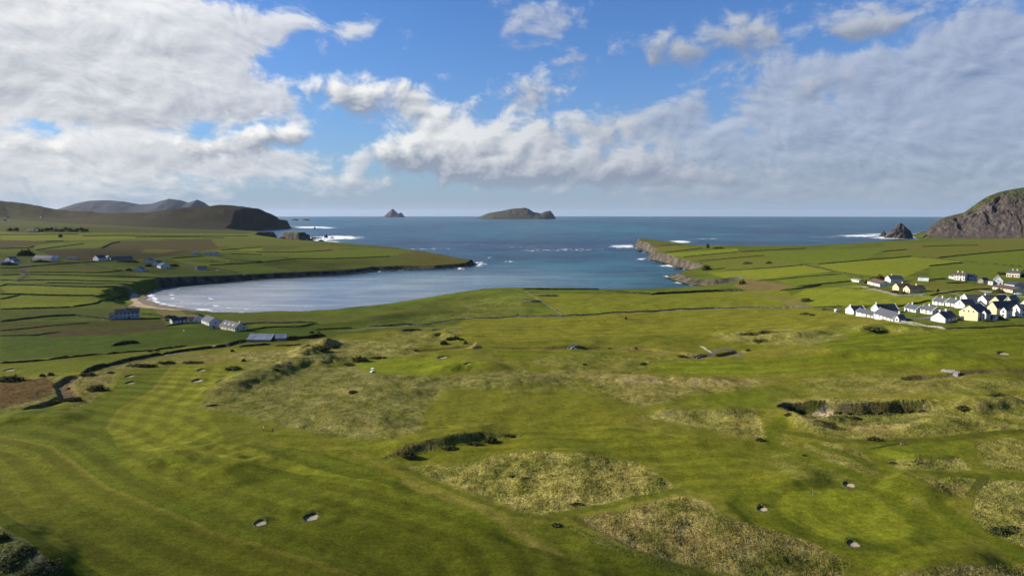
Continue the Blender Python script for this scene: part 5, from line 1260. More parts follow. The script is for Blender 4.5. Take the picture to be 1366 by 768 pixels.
Wl([(60,322.4),(85,322),(92,323)], 'short hedge on the far bright strip', 2.5, 3)
Wl([(160,322.5),(148,325),(135,331.5)], 'wall on the near edge of the far bright strips', 2.4, 2.6)
Wl([(0,313.4),(60,313),(105,312.6)], 'faint far wall below the row of trees', 2.2, 2.6)
Wl([(110,315),(160,314.2),(230,315.2),(330,315)], 'far wall across the last bright strip under the ridge', 2.2, 2.6)
Wl([(180,316.8),(250,316.4),(300,317.4)], 'far brown bank in front of the last bright strip', 2.2, 3)
Wl([(229,345.2),(250,343.4),(272,342.2)], 'wall above the bright field by the grey heath house', 2)
Wl([(290,342),(314,347),(332,348.8),(350,349)], 'wall down the side of the bright field towards the bay', 2)
Wl([(279,354),(300,353),(325,351.8),(350,349.4)], 'wall under the bright field with grazing cattle', 2)
Wl([(277,357.4),(302,360.6),(322,364.4)], 'wall from the blue-grey house to the shore rocks', 1.8)
Wl([(308,339),(330,339.4),(350,340)], 'wall beside the grey heath house, level across', 2)
Wl([(295,333.6),(320,331.8),(350,330)], 'wall on the heath above the headland fields', 2)
Wl([(342,351),(370,347.8),(393,345.2),(444,345.2),(485,343.6),(522,342.2)], 'longest wall along the middle of the green headland', 1.9)
Wl([(342,336.4),(393,336.6),(420,335.4),(444,333.6)], 'wall near the far side of the green headland', 1.9)
Wl([(375,343),(396,347)], 'short cross wall near the neck of the green headland', 1.7)
Wl([(351,353.6),(372,357.6),(396,362)], 'slanting wall down to the bay shore on the green headland', 1.7)
Wl([(521,342.2),(552,349.6),(566,352),(578,353.6)], 'wall curving to the shore near the tip of the green headland', 1.6)
Wl([(426,350),(447,354)], 'short lone wall in the middle of the green headland', 1.4)
Wl([(440,327),(480,328.6),(530,331.4),(560,334)], 'low wall along the far crest of the green headland', 1.2)
Wl([(880,328),(897,327),(912,326.6)], 'dark wall near the grassy tip of the golden cliffs', 1.9, 2.4)
Wl([(887,337),(905,334.8),(918,333.2),(937,331)], 'second wall in from the tip of the golden cliffs', 1.9, 2.2)
Wl([(912,343),(941,340),(965,338),(984,336.2)], 'third wall in from the tip of the golden cliffs', 1.8, 2)
Wl([(931,348.2),(958,346.4),(985,344),(1020,341)], 'fourth wall in, above the deepest golden cliff', 1.8, 2)
Wl([(987,336.2),(1030,333.8),(1075,331.6)], 'wall along the back edge of the cliff top fields', 1.8, 2)
Wl([(954,359.4),(967.6,358)], 'short wall by the scrub above the rocky spit', 1.8, 2)
Wl([(966,361),(1000,359.2),(1030,357.2),(1072,353.6)], 'wall above the bright cliff field with the rocky spit below', 1.8, 2)
Wl([(1008,375.4),(1040,373),(1080,369),(1123,366)], 'wall on the near side of the bright cliff field', 1.8, 2)
Wl([(1090,352.8),(1120,350),(1156,346.8),(1190,344.4),(1216,342)], 'long wall rising through the middle of the cliff top fields', 1.8, 2)
Wl([(1177,336),(1210,332.8)], 'short wall below the sea stack', 1.9, 2.2)
Wl([(1230,329),(1270,327.8),(1305,327.4)], 'wall just under the big cliff', 1.9, 2.2)
Wl([(1251.5,344),(1280,341),(1305,338.4),(1340,335.6),(1372,333)], 'long wall below the foot of the big cliff, running to the frame edge', 1.9, 2.2)
Wl([(1230.6,343.2),(1262,346.6),(1293.5,349.8),(1330,352.8),(1372,356)], 'long wall sloping to the frame edge above the white houses', 1.9, 2.0)
Wl([(1239.6,355.2),(1262,353),(1284.5,350.4)], 'wall alone above the brown roofed two storey house', 1.9, 2.2)
Wl([(1069,352.8),(1090,357),(1111,361.8)], 'scrubby bank slanting between the cliff top fields', 2.0, 3, rag=.9)
Wl([(1111,362),(1130,365),(1150,370)], 'scrubby bank continuing towards the brown roofed bungalow', 1.8, 2.6, rag=.9)
Wl([(1063,382.6),(1095,379.4),(1125,376.6),(1153,374)], 'dark hedge from the sandy hollow to the pale shed', 2.2, 2.6)
Wl([(1040,388.2),(1062,386),(1085,382.4),(1095,380.6)], 'lower dark hedge beside the sandy hollow', 2.4, 3)
Wl([(1110,382.4),(1140,385.4),(1165,384.6)], 'low hedge in front of the brown roofed bungalow', 1.2, 1.6)
Wl([(1197,394.6),(1220,395),(1240,394.6)], 'dark garden wall under the two small yellow houses', 1.2, 1.0, DSTONE)
Wl([(1240,394.4),(1262,391),(1290,388),(1322,385.6)], 'dark hedge between the two small yellow houses and the cream building', 1.5, 2)
Wl([(1262,378),(1290,377),(1314,380)], 'dark hedge in front of the brown roofed two storey house', 1.5, 2.0)
Wl([(1240,373.4),(1254,372.6),(1262,372)], 'hedge stub beside the pale tunnel', 1.7, 2.2)
Wl([(1086,410.4),(1110,410),(1124,409)], 'dark hedge behind the white tank', 1.6, 2.2)
Wl([(1150,410.8),(1160,409)], 'dark hedge stub behind the end cottages', 1.6, 2)
Wl([(1190,410.6),(1205,408.4),(1233,402.8),(1243,401)], 'dark wall behind the inner row of cottages', 1.6, 2)
Wl([(1200.6,428.6),(1225,432.4),(1260.5,438.4)], 'pale low wall at the edge of the holiday village', .9, .7, LIGHTST, step=1.2)
Wl([(1260.5,438.6),(1300,437.4),(1340,435.6),(1380,433.6)], 'dark grassy bank under the yellow holiday houses', .9, 2.0)
Wl([(690,421.6),(752,422),(800,419),(850,415.8),(900,413),(950,410.8),(1010,410),(1078,409.2)], 'long dark stone wall across the middle of the golf course', 1.25, 1.0, DSTONE)
Wl([(492,435.6),(530,434.6),(563,434.4)], 'low grey wall by the road, far end', 1.0, 1.0, DSTONE)
Wl([(563,434),(600,427.6),(640,424),(690,421.7)], 'low grey wall by the road, joining the long stone wall', .8, .9, DSTONE)
Wl([(700,389),(712,395),(722,401),(735,410),(752,420.5)], 'old slanting tumbled wall running down from the shore', .6, .8, DSTONE, rag=.9)
Wl([(717,394.6),(732,395),(745,394.8)], 'upper of two dark low ruins on the shore field', 2.2, 2.6, DSTONE, 'stone_ruin', 'ruin', rag=.2)
Wl([(697,402.4),(710,402.8),(722,402)], 'lower of two dark low ruins on the shore field', 1.8, 2.2, DSTONE, 'stone_ruin', 'ruin', rag=.2)
Wl([(697,386.4),(720,386.2),(745,386.4),(772,386.2),(800,386.2)], 'dark hedge along the shore edge above the bay', 2.2, 3, rag=.5)
Wl([(804,388),(820,389),(845,391.5),(868,392.6)], 'dark hedge along the shore edge dipping to the cove', 2.4, 3, rag=.5)
Wl([(868,393.4),(890,391.8),(915,390.8),(940,389.2),(965,388.4),(990,388)], 'thick dark bank along the cove head', 3.4, 4.5, rag=.4)
Wl([(508,435.2),(530,434),(552,433)], 'dark scrub line on the slope towards the beach', 1.6, 3)
Wl([(536,441),(552,440.6),(563,440.2)], 'dark short bank above the road', 1.6, 2.4)
Wl([(576,440),(582,440.2),(588,440)], 'black stub of bank below the road', 1.4, 2)
Wl([(420,440),(445,438.8),(470,437.5)], 'scrub bank at the corner of the dark green field', 1.2, 2)

# ------------------------------------------------------------------ shrubs made of leaf clumps over a dark twiggy core
def leaf_cloud(n, rx, ry, rz, size, seed, core=True):
    rg = np.random.default_rng(seed)
    a = rg.normal(size=(n, 3)); a /= np.linalg.norm(a, axis=1)[:, None]; a[:, 2] = np.abs(a[:, 2])
    bumpy = 0.78 + 0.62 * fbm(a[:, 0] * 2.4 + seed, a[:, 1] * 2.4 + a[:, 2] * 1.7, 3, seed % 89)
    c = a * (rg.uniform(0.72, 1.08, (n, 1)) * bumpy[:, None]) * np.array([rx, ry, rz])
    t1 = rg.normal(size=(n, 3)); t1 /= np.linalg.norm(t1, axis=1)[:, None]; t2 = np.cross(t1, rg.normal(size=(n, 3))); t2 /= np.linalg.norm(t2, axis=1)[:, None] + 1e-9
    s = size * rg.uniform(.6, 1.4, (n, 1))
    V = np.stack([c - t1 * s, c - t2 * s * .6, c + t1 * s, c + t2 * s * .6], 1).reshape(-1, 3)
    F = np.arange(4 * n).reshape(n, 4)
    return V, F
def core_mesh(rx, ry, rz, seed):
    a = np.linspace(0, 2 * np.pi, 20, endpoint=False); l = np.linspace(0, np.pi / 2, 8)
    A, L = np.meshgrid(a, l); k = 0.74 * (0.8 + 0.62 * fbm(np.cos(A) * np.cos(L) * 2.4 + seed, np.sin(A) * np.cos(L) * 2.4 + np.sin(L) * 1.7, 3, seed % 89))
    V = np.stack([np.cos(A) * np.cos(L) * rx * k, np.sin(A) * np.cos(L) * ry * k, np.sin(L) * rz * k - .3 * (L < .01)], -1).reshape(-1, 3)
    F = [(i * 20 + j, i * 20 + (j + 1) % 20, (i + 1) * 20 + (j + 1) % 20, (i + 1) * 20 + j) for i in range(7) for j in range(20)]
    return V, np.array(F)
def shrub(px, py, wpx, hpx, label, leaf=GORSE, name='shrub', cat='shrub', dep=0.8, group=None, n=None):
    g_ = P(px, py); k = (g_ - cam.location).length / FOC
    rx, rz = wpx * k / 2, hpx * k * (0.72 if leaf in (GORSE, OLIVE) and py > 400 else 1.0); ry = rx * dep
    sd = int(px * 7 + py * 13)
    sz = max(0.16, 0.62 * k); n = n or int(min(1400, max(160, 5.0 * (rx * ry * 2 + rz * (rx + ry) * 2) / (sz * sz) / 3)))
    V1, F1 = leaf_cloud(n, rx, ry, rz, sz, sd); V2, F2 = core_mesh(rx, ry, rz, sd)
    V = np.concatenate([V1, V2]); F = np.concatenate([F1, F2 + len(V1)]); fm = np.concatenate([np.zeros(len(F1)), np.ones(len(F2))])
    me = np_mesh(name, V, F, [leaf, CORE], fm=fm)
    o = link(name, me); o.location = g_ - Vector((0, 0, .15)); tag(o, label, cat, group)
    return o
S_ = shrub
S_(545,609,24,14, 'rounded dark gorse clump at the low end of the bank in mid course')
S_(655,589,22,11, 'dark scrub clump at the high end of the bank in mid course', dep=.6)
S_(632,593,26,6, 'thin olive scrub along the middle of the bank in mid course', OLIVE, dep=.5)
S_(600,598,26,6, 'pale scrub on the lower half of the bank in mid course', OLIVE, dep=.5)
S_(675,581,26,3.5, 'trailing tail of scrub past the high end of the bank in mid course', dep=.4)
S_(480,481,26,9, 'dark thicket on the dune above the middle green', dep=.8)
S_(505,478,28,4, 'low dark scrub trailing from the thicket towards the middle green', dep=.5)
S_(592,459,11,9, 'dark bush at the outer end of the curved hedge')
S_(600,453,12,6, 'dark bush in the curved hedge, second from its outer end')
S_(608,451.5,12,5, 'dark bush on the crown of the curved hedge')
S_(616,454,8,5, 'dark bush on the falling side of the curved hedge')
S_(621,459,7,7, 'dark bush at the inner end of the curved hedge by the pit')
S_(425,466,34,7, 'wide olive scrub on the dune below the tin roofs', OLIVE, dep=.6)
S_(444,463,14,5, 'dark top tuft on the dune below the tin roofs')
S_(411,461,10,2.5, 'flat dark tuft in the grass below the small tin shed')
S_(325,482,7,6, 'small round dark bush beside the mown strip below the tin roofs')
S_(310,469,6,5, 'small dark bush beside the path below the tee bank')
S_(368,494,8,4.5, 'dark tuft on the pale dune left of the thicket')
S_(465,487,16,5, 'olive tuft in front of the thicket', OLIVE)
S_(472,523,16,4, 'dark scrub patch on the rise below the middle green')
S_(285,541,20,3.0, 'narrow dark strip of scrub at the edge of the big rough', dep=.3)
S_(312,493,24,7, 'dark mottled scrub at the top corner of the big rough', OLIVE)
S_(1335,711,30,12, 'deep green bush in the rough at the frame edge beyond the big green', GORSE)
S_(1352,705,18,6, 'small green bush beside the deep green one at the frame edge', OLIVE)
S_(130,521,26,11, 'dark gorse on the end of the stream bank above the fairway', dep=.6)
S_(98,535,26,8, 'dark bush strip under the path bend by the brown bog field', dep=.5)
S_(70,538,30,6, 'olive scrub along the lower edge of the brown bog field', OLIVE, dep=.4)
S_(12,508,38,9, 'dark mixed scrub on the upper edge of the brown bog field', dep=.5)
S_(56,502,8,5, 'dark bush, outer of a pair over the brown bog field')
S_(68,500.5,8,5.5, 'dark bush, inner of a pair over the brown bog field')
S_(118,501,22,6, 'dark gorse beside the stream path bend', dep=.6)
S_(190,489,44,6, 'long dark gorse along the head of the pale fairway', dep=.35)
S_(222,485,26,5, 'end of the dark gorse at the head of the pale fairway', dep=.4)
S_(258,484,30,3.6, 'low brownish scrub between the fairway head and the big rough', OLIVE, dep=.4)
S_(148,497.5,9,3, 'small tuft beside the paired pot bunkers')
S_(92,519,5,4, 'tuft of scrub on the bend of the stream path')
S_(780,487,8,4, 'solitary round gorse in the smooth ground below the slab bridge')
S_(858,486,10,5, 'dark bush beside the pale green with the straw bank')
S_(813,465,4,2.6, 'small dark tuft past the slab bridge')
S_(848,464.5,4,2.6, 'lone small dark tuft on the stream bank')
S_(998,468,6,5, 'round dark bush past the looped path')
S_(910,476.5,14,5, 'dark bushes in the ditch before the looped path')
S_(1000,446,34,3.4, 'dark scrub crest of the hummock below the headland', dep=.4)
S_(1018,443.5,14,4, 'highest dark tuft on the hummock below the headland')
S_(1015,455,26,5, 'olive scrub on the second hummock below the headland', OLIVE)
S_(1165,439,28,6, 'dull scrub mound in front of the holiday cottages', OLIVE)
S_(1075,419,14,3.2, 'dark low bushes below the white tank')
S_(1084,420.6,8,3, 'dark bush, darker end of the low bushes below the white tank')
S_(1100,413.2,7,3, 'single dark bush between the hedge and the white tank')
S_(1075,402,14,7, 'brown scrub on the shoulder beside the wide bright field', OLIVE)
S_(990,379,10,6, 'dark scrub over the mouth of the sandy hollow')
S_(942,360,14,7, 'dark scrub thicket above the golden cliffs')
S_(997,352,14,3, 'sparse green bushes in a cliff top field', OLIVE); S_(1026,351.6,9,3, 'green bushes farther along the same cliff top field', OLIVE)
S_(944,331,4.5,6.5, 'lone dark wind-shaped bush on the skyline of the cliff top')
S_(958,331.6,16,2.4, 'low dark scrub on the skyline beside the lone bush', dep=.4)
S_(1073,607.5,5,3.4, 'small tuft beside the mown track', OLIVE)
S_(1015,587,16,5, 'dark bush at the corner of the straw rough near the track', GORSE)
S_(1165,586,22,5, 'dark thicket on the bank above the tee', dep=.5)
S_(1140,560,20,8, 'dark crest of the mound inside the grassy hollow', dep=.5)
S_(1060,548,16,6, 'shadowy bush at the corner of the grassy hollow', dep=.6)
S_(1052,553,12,5, 'green bush on the near lip of the grassy hollow', OLIVE)
for i, (x, y, w_, h_) in enumerate([(1120,551,14,5),(1136,552,14,4),(1156,551,16,6),(1176,551,14,4.5),(1196,551,18,6),(1216,550,14,5),(1230,550,12,7)]):
    S_(x, y, w_, h_, ['bush at the sandy end of the hollow back wall','second bush from the sandy end of the hollow back wall','third bush from the sandy end of the hollow back wall','middle bush of the hollow back wall','third bush from the far end of the hollow back wall','second bush from the far end of the hollow back wall','last bush at the far end of the hollow back wall'][i] + ', dark green', GORSE if i % 3 else OLIVE, dep=.25)
S_(1190,553,26,4, 'green undergrowth on the hollow floor below the back wall', OLIVE, dep=.4); S_(1150,554,22,4, 'green undergrowth on the hollow floor near the sand', OLIVE, dep=.4)
S_(1285,545,18,6, 'dark tuft on the dune beyond the end of the hollow'); S_(1330,527,26,4, 'dark broken scrub on the crest at the frame edge', dep=.4)
S_(1225,617,26,4, 'grassy scrub edging the tee below the hollow', OLIVE, dep=.4); S_(1190,618,12,4, 'small scrub at the corner of the tee below the hollow', OLIVE)
S_(700,639,16,5, 'dark patch of gorse in the straw rough, inner one', GORSE); S_(683,636,10,4, 'small dark gorse in the straw rough, outer one', GORSE)
S_(770,673,26,5, 'low olive tangle in the lower straw rough', OLIVE, dep=.4); S_(742,701,14,7, 'bright green bramble at the lower corner of the straw rough', OLIVE)
S_(60,760,44,16, 'grey-green thorn scrub on the dune at the bottom picture corner', OLIVE); S_(18,752,40,14, 'grey-green scrub at the very edge of the bottom picture corner', OLIVE); S_(4,722,14,14, 'dark brown hollow bush at the side edge of the corner dune')
S_(34,738,30,12, 'grey-green thorn scrub on the crest of the corner dune', OLIVE); S_(72,766,22,12, 'dark edged thorn scrub at the foot of the corner dune', OLIVE); S_(40,772,36,14, 'thorn scrub lowest on the corner dune, cut by the picture edge', OLIVE)
S_(1290,424,14,6, 'bushy green shrub against the front yellow gable'); S_(1283,422.6,8,6, 'round shrub at the corner of the front yellow gable')
S_(1317,428.6,11,4.6, 'shrub in front of the white annex between the bays'); S_(1333,424.8,9,5.6, 'dark shrub beside the second white bay')
S_(1166,375,12,6, 'dark tree clump behind the brown roofed bungalow', name='shrub'); S_(1174,373.4,12,6.5, 'taller dark tree clump beside the white gabled house')
S_(1156,377.6,7,5, 'dark bush at the end of the brown roofed bungalow'); S_(1333,391,12,6, 'round dark tree before the cream building')
S_(1366,369,9,8, 'dark trees at the frame edge beside the pale house'); S_(1336,366.4,10,4, 'hedge of shrubs behind the pale house with bay windows'); S_(1251,389,4,4, 'small round tree beside the stone wall and lane')
S_(1205,391.6,8,3.5, 'dark garden shrub before the nearer small yellow house'); S_(1194,390.6,10,3.5, 'dark garden shrubs before the farther small yellow house')
S_(30,341,12,6, 'dark conifers beside the long white house, outer clump'); S_(38,340.4,12,7, 'dark conifers beside the long white house, inner clump')
S_(56,349.6,26,2.6, 'dark garden hedge in front of the long white house', dep=.3); S_(12,353.6,20,3, 'dark hedge below the white farmhouse pair', dep=.3)
S_(198,355.4,10,3, 'dark shrubs between the houses of the hamlet'); S_(232,355.5,14,3.4, 'dark hedge at the seaward end of the hamlet', dep=.4); S_(172,361,8,3, 'dark bush beside the lowest white gable of the hamlet')
S_(170,349.6,30,2.2, 'dark hedge below the long barn', dep=.3); S_(262,422,16,5, 'brown thicket between the beach and the grey gabled house'); S_(228,424,18,5, 'dark scrub on the dune edge above the beach houses')
S_(416,444.4,7,4, 'small dark tree at the end of the scrub bank'); S_(425,444,6,3.4, 'smaller dark tree beside the one at the end of the scrub bank'); S_(362,455,6,5, 'dark bush between the two tin roofs')
S_(200,469,6,4, 'round bush in the broken hedge, upper'); S_(210,468.2,5,3.6, 'round bush in the broken hedge, next to the upper one'); S_(88,476.8,7,4, 'round bush in the broken hedge, lower'); S_(226,464.6,8,4, 'thick bush where the broken hedge meets the stream hedge'); S_(236,463.6,8,4, 'twin of the thick bush where the hedges meet')
S_(835,425.6,3,5.5, 'slim dark bush standing in the mown ground under the long stone wall')
S_(690,420.4,3,2, 'tiny thorn on the long stone wall near its start')
TG = 'trees of the far row below the ridge'
def tree(px, py, wpx, hpx, label, group=None):
    g_ = P(px, py); k = (g_ - cam.location).length / FOC; sd = int(px * 11)
    r_o = empty('tree', g_, 0, label, 'tree', group)
    mb = MB(); h_ = hpx * k; mb.cyl(0, 0, -.5, h_ * .5, .35, .2, 7); mb.build('trunk', WOOD, r_o)
    V1, F1 = leaf_cloud(260, wpx * k / 2, wpx * k / 2.2, h_ * .75, .9, sd); V2, F2 = core_mesh(wpx * k / 2, wpx * k / 2.2, h_ * .75, sd)
    V = np.concatenate([V1, V2]); V[:, 2] += h_ * .25
    me = np_mesh('crown', V, np.concatenate([F1, F2 + len(V1)]), [GORSE, CORE], fm=np.concatenate([np.zeros(len(F1)), np.ones(len(F2))])); link('crown', me, r_o)
for i, x in enumerate([14,22,50,56,62,68,76,82,88,93,99,104,109,114]):
    tree(x, 309.3 + .4 * math.sin(i * 2.1), 8, 4.6 + 1.2 * math.sin(i * 1.7), 'dark rounded tree in the far row under the ridge', TG)
tree(81, 317.5, 5, 4.5, 'lone leaning tree on the far bright strip')
# ------------------------------------------------------------------ bunkers: revetted turf wall around a dished sand floor
def bunker(bx, by, br, dp, label):
    dp *= 0.5
    rim = [gz(bx + (br + .8) * math.cos(a), by + (br + .8) * math.sin(a)) for a in np.linspace(0, 2 * math.pi, 12, endpoint=False)]
    z0 = float(np.mean(rim)); N = 40
    root = empty('sand_bunker', (bx, by, z0), 0, label, 'bunker')
    ang = np.linspace(0, 2 * np.pi, N, endpoint=False)
    wob = 1 + 0.22 * np.array([fbm(np.array([math.cos(a) * 1.3 + bx]), np.array([math.sin(a) * 1.3]), 2, 5)[0] for a in ang])
    V = []; rings = [(1.75, None, -.35), (1.32, None, .02), (1.0, None, .05), (.96, None, -.12), (.93, 0, 0)]
    for rr_, _, off in rings[:4]:
        X = bx + br * rr_ * wob * np.cos(ang); Y = by + br * rr_ * wob * np.sin(ang); Z = ground(X, Y)[0] if rr_ > 1.2 else None
        if rr_ > 1.2: zr_ = Z - z0 + off; zk = zr_
        else: zr_ = zk * .6 + off
        V.append(np.stack([X - bx, Y - by, zr_], -1))
    fl = lambda a: -dp * (0.55 - 0.10 * np.sin(a) - 0.32 * np.cos(a))      # floor lower against the far and sunward face
    V.append(np.stack([br * .93 * wob * np.cos(ang), br * .93 * wob * np.sin(ang), fl(ang)], -1))
    V = np.array(V).reshape(-1, 3)
    F = [(i * N + j, i * N + (j + 1) % N, (i + 1) * N + (j + 1) % N, (i + 1) * N + j) for i in range(4) for j in range(N)]
    link('turf_wall', np_mesh('turf_wall', V, np.array(F), TURF, True), root)
    V = []
    for q in (1.0, .8, .5, .2, .02):
        V.append(np.stack([br * .95 * q * wob * np.cos(ang), br * .95 * q * wob * np.sin(ang), fl(ang) * q + (1 - q) * -dp * .78 + .01], -1))
    V = np.array(V).reshape(-1, 3)
    F = [(i * N + j, i * N + (j + 1) % N, (i + 1) * N + (j + 1) % N, (i + 1) * N + j) for i in range(4) for j in range(N)]
    link('sand_floor', np_mesh('sand_floor', V, np.array(F), BSAND, True), root)
for b_ in BUNKERS: bunker(*b_)

# ------------------------------------------------------------------ small things on the course
g_ = P(1084, 662); fs = empty('flagstick', g_, 0, 'thin flagstick with a small red flag on the big green', 'flagstick')
mb = MB(); mb.cyl(0, 0, -.1, 2.3, .013, .011, 8); mb.build('pole', PLASTIC_W, fs)
mb = MB()
for i in range(6):
    x0, x1 = .02 + i * .09, .02 + (i + 1) * .09; y0, y1 = .05 * math.sin(i * 1.1), .05 * math.sin((i + 1) * 1.1); h0, h1 = .2 - .008 * i, .2 - .008 * (i + 1)
    mb.prism([(x0, y0 - .006, 2.05 - h0), (x1, y1 - .006, 2.05 - h1), (x1, y1 - .006, 2.05 + h1), (x0, y0 - .006, 2.05 + h0)], [(x0, y0 + .006, 2.05 - h0), (x1, y1 + .006, 2.05 - h1), (x1, y1 + .006, 2.05 + h1), (x0, y0 + .006, 2.05 + h0)])
mb.build('flag', RED, fs)
def post(px, py, h, r, label):
    o = P(px, py); mb = MB(); mb.cyl(0, 0, -.2, h, r, r * .9, 8); mb.cyl(0, 0, h, h + .06, r * .9, r * .3, 8)
    q = mb.build('marker_post', WOOD); q.location = o; tag(q, label, 'marker post')
post(739.5, 723.5, 1.15, .09, 'single dark marker post casting a long shadow on the lower fairway')
post(1225.5, 612, 1.6, .11, 'dark marker post at the front edge of the tee below the hollow')
# tee bench
o = P(1204, 592.5); be = empty('tee_bench', o, R(15), 'small pale bench at the back of the tee below the hollow', 'bench')
mb = MB(); mb.box(-.75, .75, -.2, .2, .42, .47); mb.build('seat', CONC, be)
mb = MB(); mb.box(-.75, .75, .2, .25, .55, .9); mb.build('backrest', CONC, be)
for x in (-.6, .6):
    mb = MB(); mb.box(x - .05, x + .05, -.18, .24, -.1, .42); mb.box(x - .05, x + .05, .2, .245, .42, .55); mb.build('leg', WOOD, be)

def skin_obj(name, verts, edges, radii, mat_, parent, root=0, sub=2):
    me = bpy.data.meshes.new(name); me.from_pydata(verts, edges, []); o = link(name, me, parent)
    md = o.modifiers.new('skin', 'SKIN')
    for i, r in enumerate(radii):
        v = me.skin_vertices[0].data[i]; v.radius = r if isinstance(r, tuple) else (r, r); v.use_root = (i == root)
    o.modifiers.new('sub', 'SUBSURF').levels = sub; o.modifiers['sub'].render_levels = sub
    me.materials.append(mat_); return o
def person(px, py, rz, label):
    g_ = P(px, py); root = empty('person', g_, rz, label, 'person')
    v = [(0,0,.95),(0,0,1.12),(0,.01,1.32),(0,.01,1.46),(0,0,1.54),(0,-.015,1.64),(0,-.015,1.74),
         (.10,0,.90),(.11,-.01,.50),(.11,.02,.09),(.12,-.10,.04), (-.10,0,.90),(-.11,.05,.50),(-.11,.07,.09),(-.12,-.04,.04),
         (.20,.01,1.40),(.27,.02,1.14),(.25,-.12,.93),(.24,-.16,.86), (-.20,.01,1.40),(-.27,.03,1.14),(-.27,-.05,.90),(-.27,-.08,.83)]
    e = [(0,1),(1,2),(2,3),(3,4),(4,5),(5,6),(0,7),(7,8),(8,9),(9,10),(0,11),(11,12),(12,13),(13,14),(3,15),(15,16),(16,17),(17,18),(3,19),(19,20),(20,21),(21,22)]
    r = [(.15,.10),(.14,.10),(.17,.11),(.13,.09),.055,.085,.075,.085,.06,.042,.038,.085,.06,.042,.038,.058,.045,.034,.036,.058,.045,.034,.036]
    skin_obj('body', v, e, r, SKIN, root)
    tv = [v[i] for i in (0,1,2,3,15,16,17,19,20,21)]; te = [(0,1),(1,2),(2,3),(3,4),(4,5),(5,6),(3,7),(7,8),(8,9)]
    skin_obj('jacket', tv, te, [(.175,.125),(.165,.12),(.19,.13),(.14,.10),.075,.062,.05,.075,.062,.05], SHIRT, root)
    lv = [v[i] for i in (0,7,8,9,11,12,13)]; le = [(0,1),(1,2),(2,3),(0,4),(4,5),(5,6)]
    skin_obj('trousers', lv, le, [(.165,.12),.105,.078,.06,.105,.078,.06], NAVY, root)
    skin_obj('hair', [(0,.015,1.66),(0,.01,1.745)], [(0,1)], [.095,.075], HAIR, root)
    return root
person(352, 574.3, R(-70), 'golfer in a pale top and dark trousers on the pale fairway beside the big rough')
o = P(364, 575.4); tr = empty('golf_trolley', o, R(20), 'dark golf bag on a trolley beside the golfer', 'golf trolley')
mb = MB(); mb.prism([(.15 * math.cos(a), -.25 + .13 * math.sin(a), .18) for a in np.linspace(0, 6.28, 11)[:-1]], [(.17 * math.cos(a), .18 + .14 * math.sin(a), 1.05) for a in np.linspace(0, 6.28, 11)[:-1]]); mb.build('bag', NAVY, tr)
for x in (-.32, .32):
    mb = MB(); mb.cylx(x - .03, x + .03, -.15, .17, .17, 14); mb.build('wheel', RUBBER, tr)
mb = MB(); mb.cylx(-.29, .29, -.15, .17, .02, 8); mb.box(-.02, .02, .19, .23, .15, 1.15); mb.build('trolley_frame', CONC, tr)
mb = MB()
for k in range(5): mb.cyl(-.08 + .04 * k, .20 + .02 * (k % 2), 1.0, 1.22 + .03 * k, .015, .03, 6)
mb.build('clubs', CONC, tr)
# golf cart
o = P(496.5, 496.6); ca = empty('golf_cart', o, R(160), 'small white golf cart casting a dark shadow beside the middle green', 'golf cart')
mb = MB(); mb.prism([(-.6,-1.2,.3),(.6,-1.2,.3),(.6,1.2,.3),(-.6,1.2,.3)], [(-.58,-1.15,.75),(.58,-1.15,.75),(.5,1.0,.85),(-.5,1.0,.85)]); mb.build('body', PLASTIC_W, ca)
mb = MB(); mb.box(-.5, .5, -.55, -.05, .75, .95); mb.box(-.5, .5, -.65, -.55, .95, 1.3); mb.build('seat', CREAM, ca)
mb = MB(); mb.box(-.62, .62, -1.0, .75, 1.85, 1.93); mb.build('canopy', PLASTIC_W, ca)
for x in (-.55, .55):
    for y in (-.9, .6):
        mb = MB(); mb.box(x - .025, x + .025, y - .025, y + .025, .7, 1.85); mb.build('post', CONC, ca)
    for y in (-.8, .85):
        mb = MB(); mb.cylx(x - .1, x + .1, y, .23, .23, 16); mb.build('wheel', RUBBER, ca)
# oil tank by the end cottage
o = P(1115.5, 416.2); tk = empty('oil_tank', o, R(20), 'white round-topped tank on blocks near the end cottage', 'tank')
mb = MB(); mb.cylx(-1.1, 1.1, 0, 1.25, .75, 18); mb.build('tank_body', PLASTIC_W, tk, True)
for x in (-.7, .7):
    mb = MB(); mb.box(x - .15, x + .15, -.6, .6, -.3, .62); mb.build('block', CONC, tk)
# plastic tunnel
a, b = P(1224, 374.6), P(1238.5, 375.4); e = b - a; pt_ = empty('poly_tunnel', a, math.atan2(e.y, e.x), 'pale green plastic tunnel behind the houses up the drive', 'poly tunnel'); L_ = e.to_2d().length
mb = MB(); prof = [(3.0 - 3.0 * math.cos(t_), 3.0 * math.sin(t_)) for t_ in np.linspace(0, math.pi, 13)]
mb.prism([(0, y, z - .3) for y, z in prof], [(L_, y, z - .3) for y, z in prof]); mb.build('cover', POLY, pt_)
for k in range(5):
    mb = MB(); x = L_ * k / 4; pr2 = [(3.0 - 3.05 * math.cos(t_), 3.05 * math.sin(t_)) for t_ in np.linspace(0, math.pi, 13)]
    mb.prism([(x - .06, y, z - .3) for y, z in pr2], [(x + .06, y, z - .3) for y, z in pr2]); mb.build('hoop', CONC, pt_)
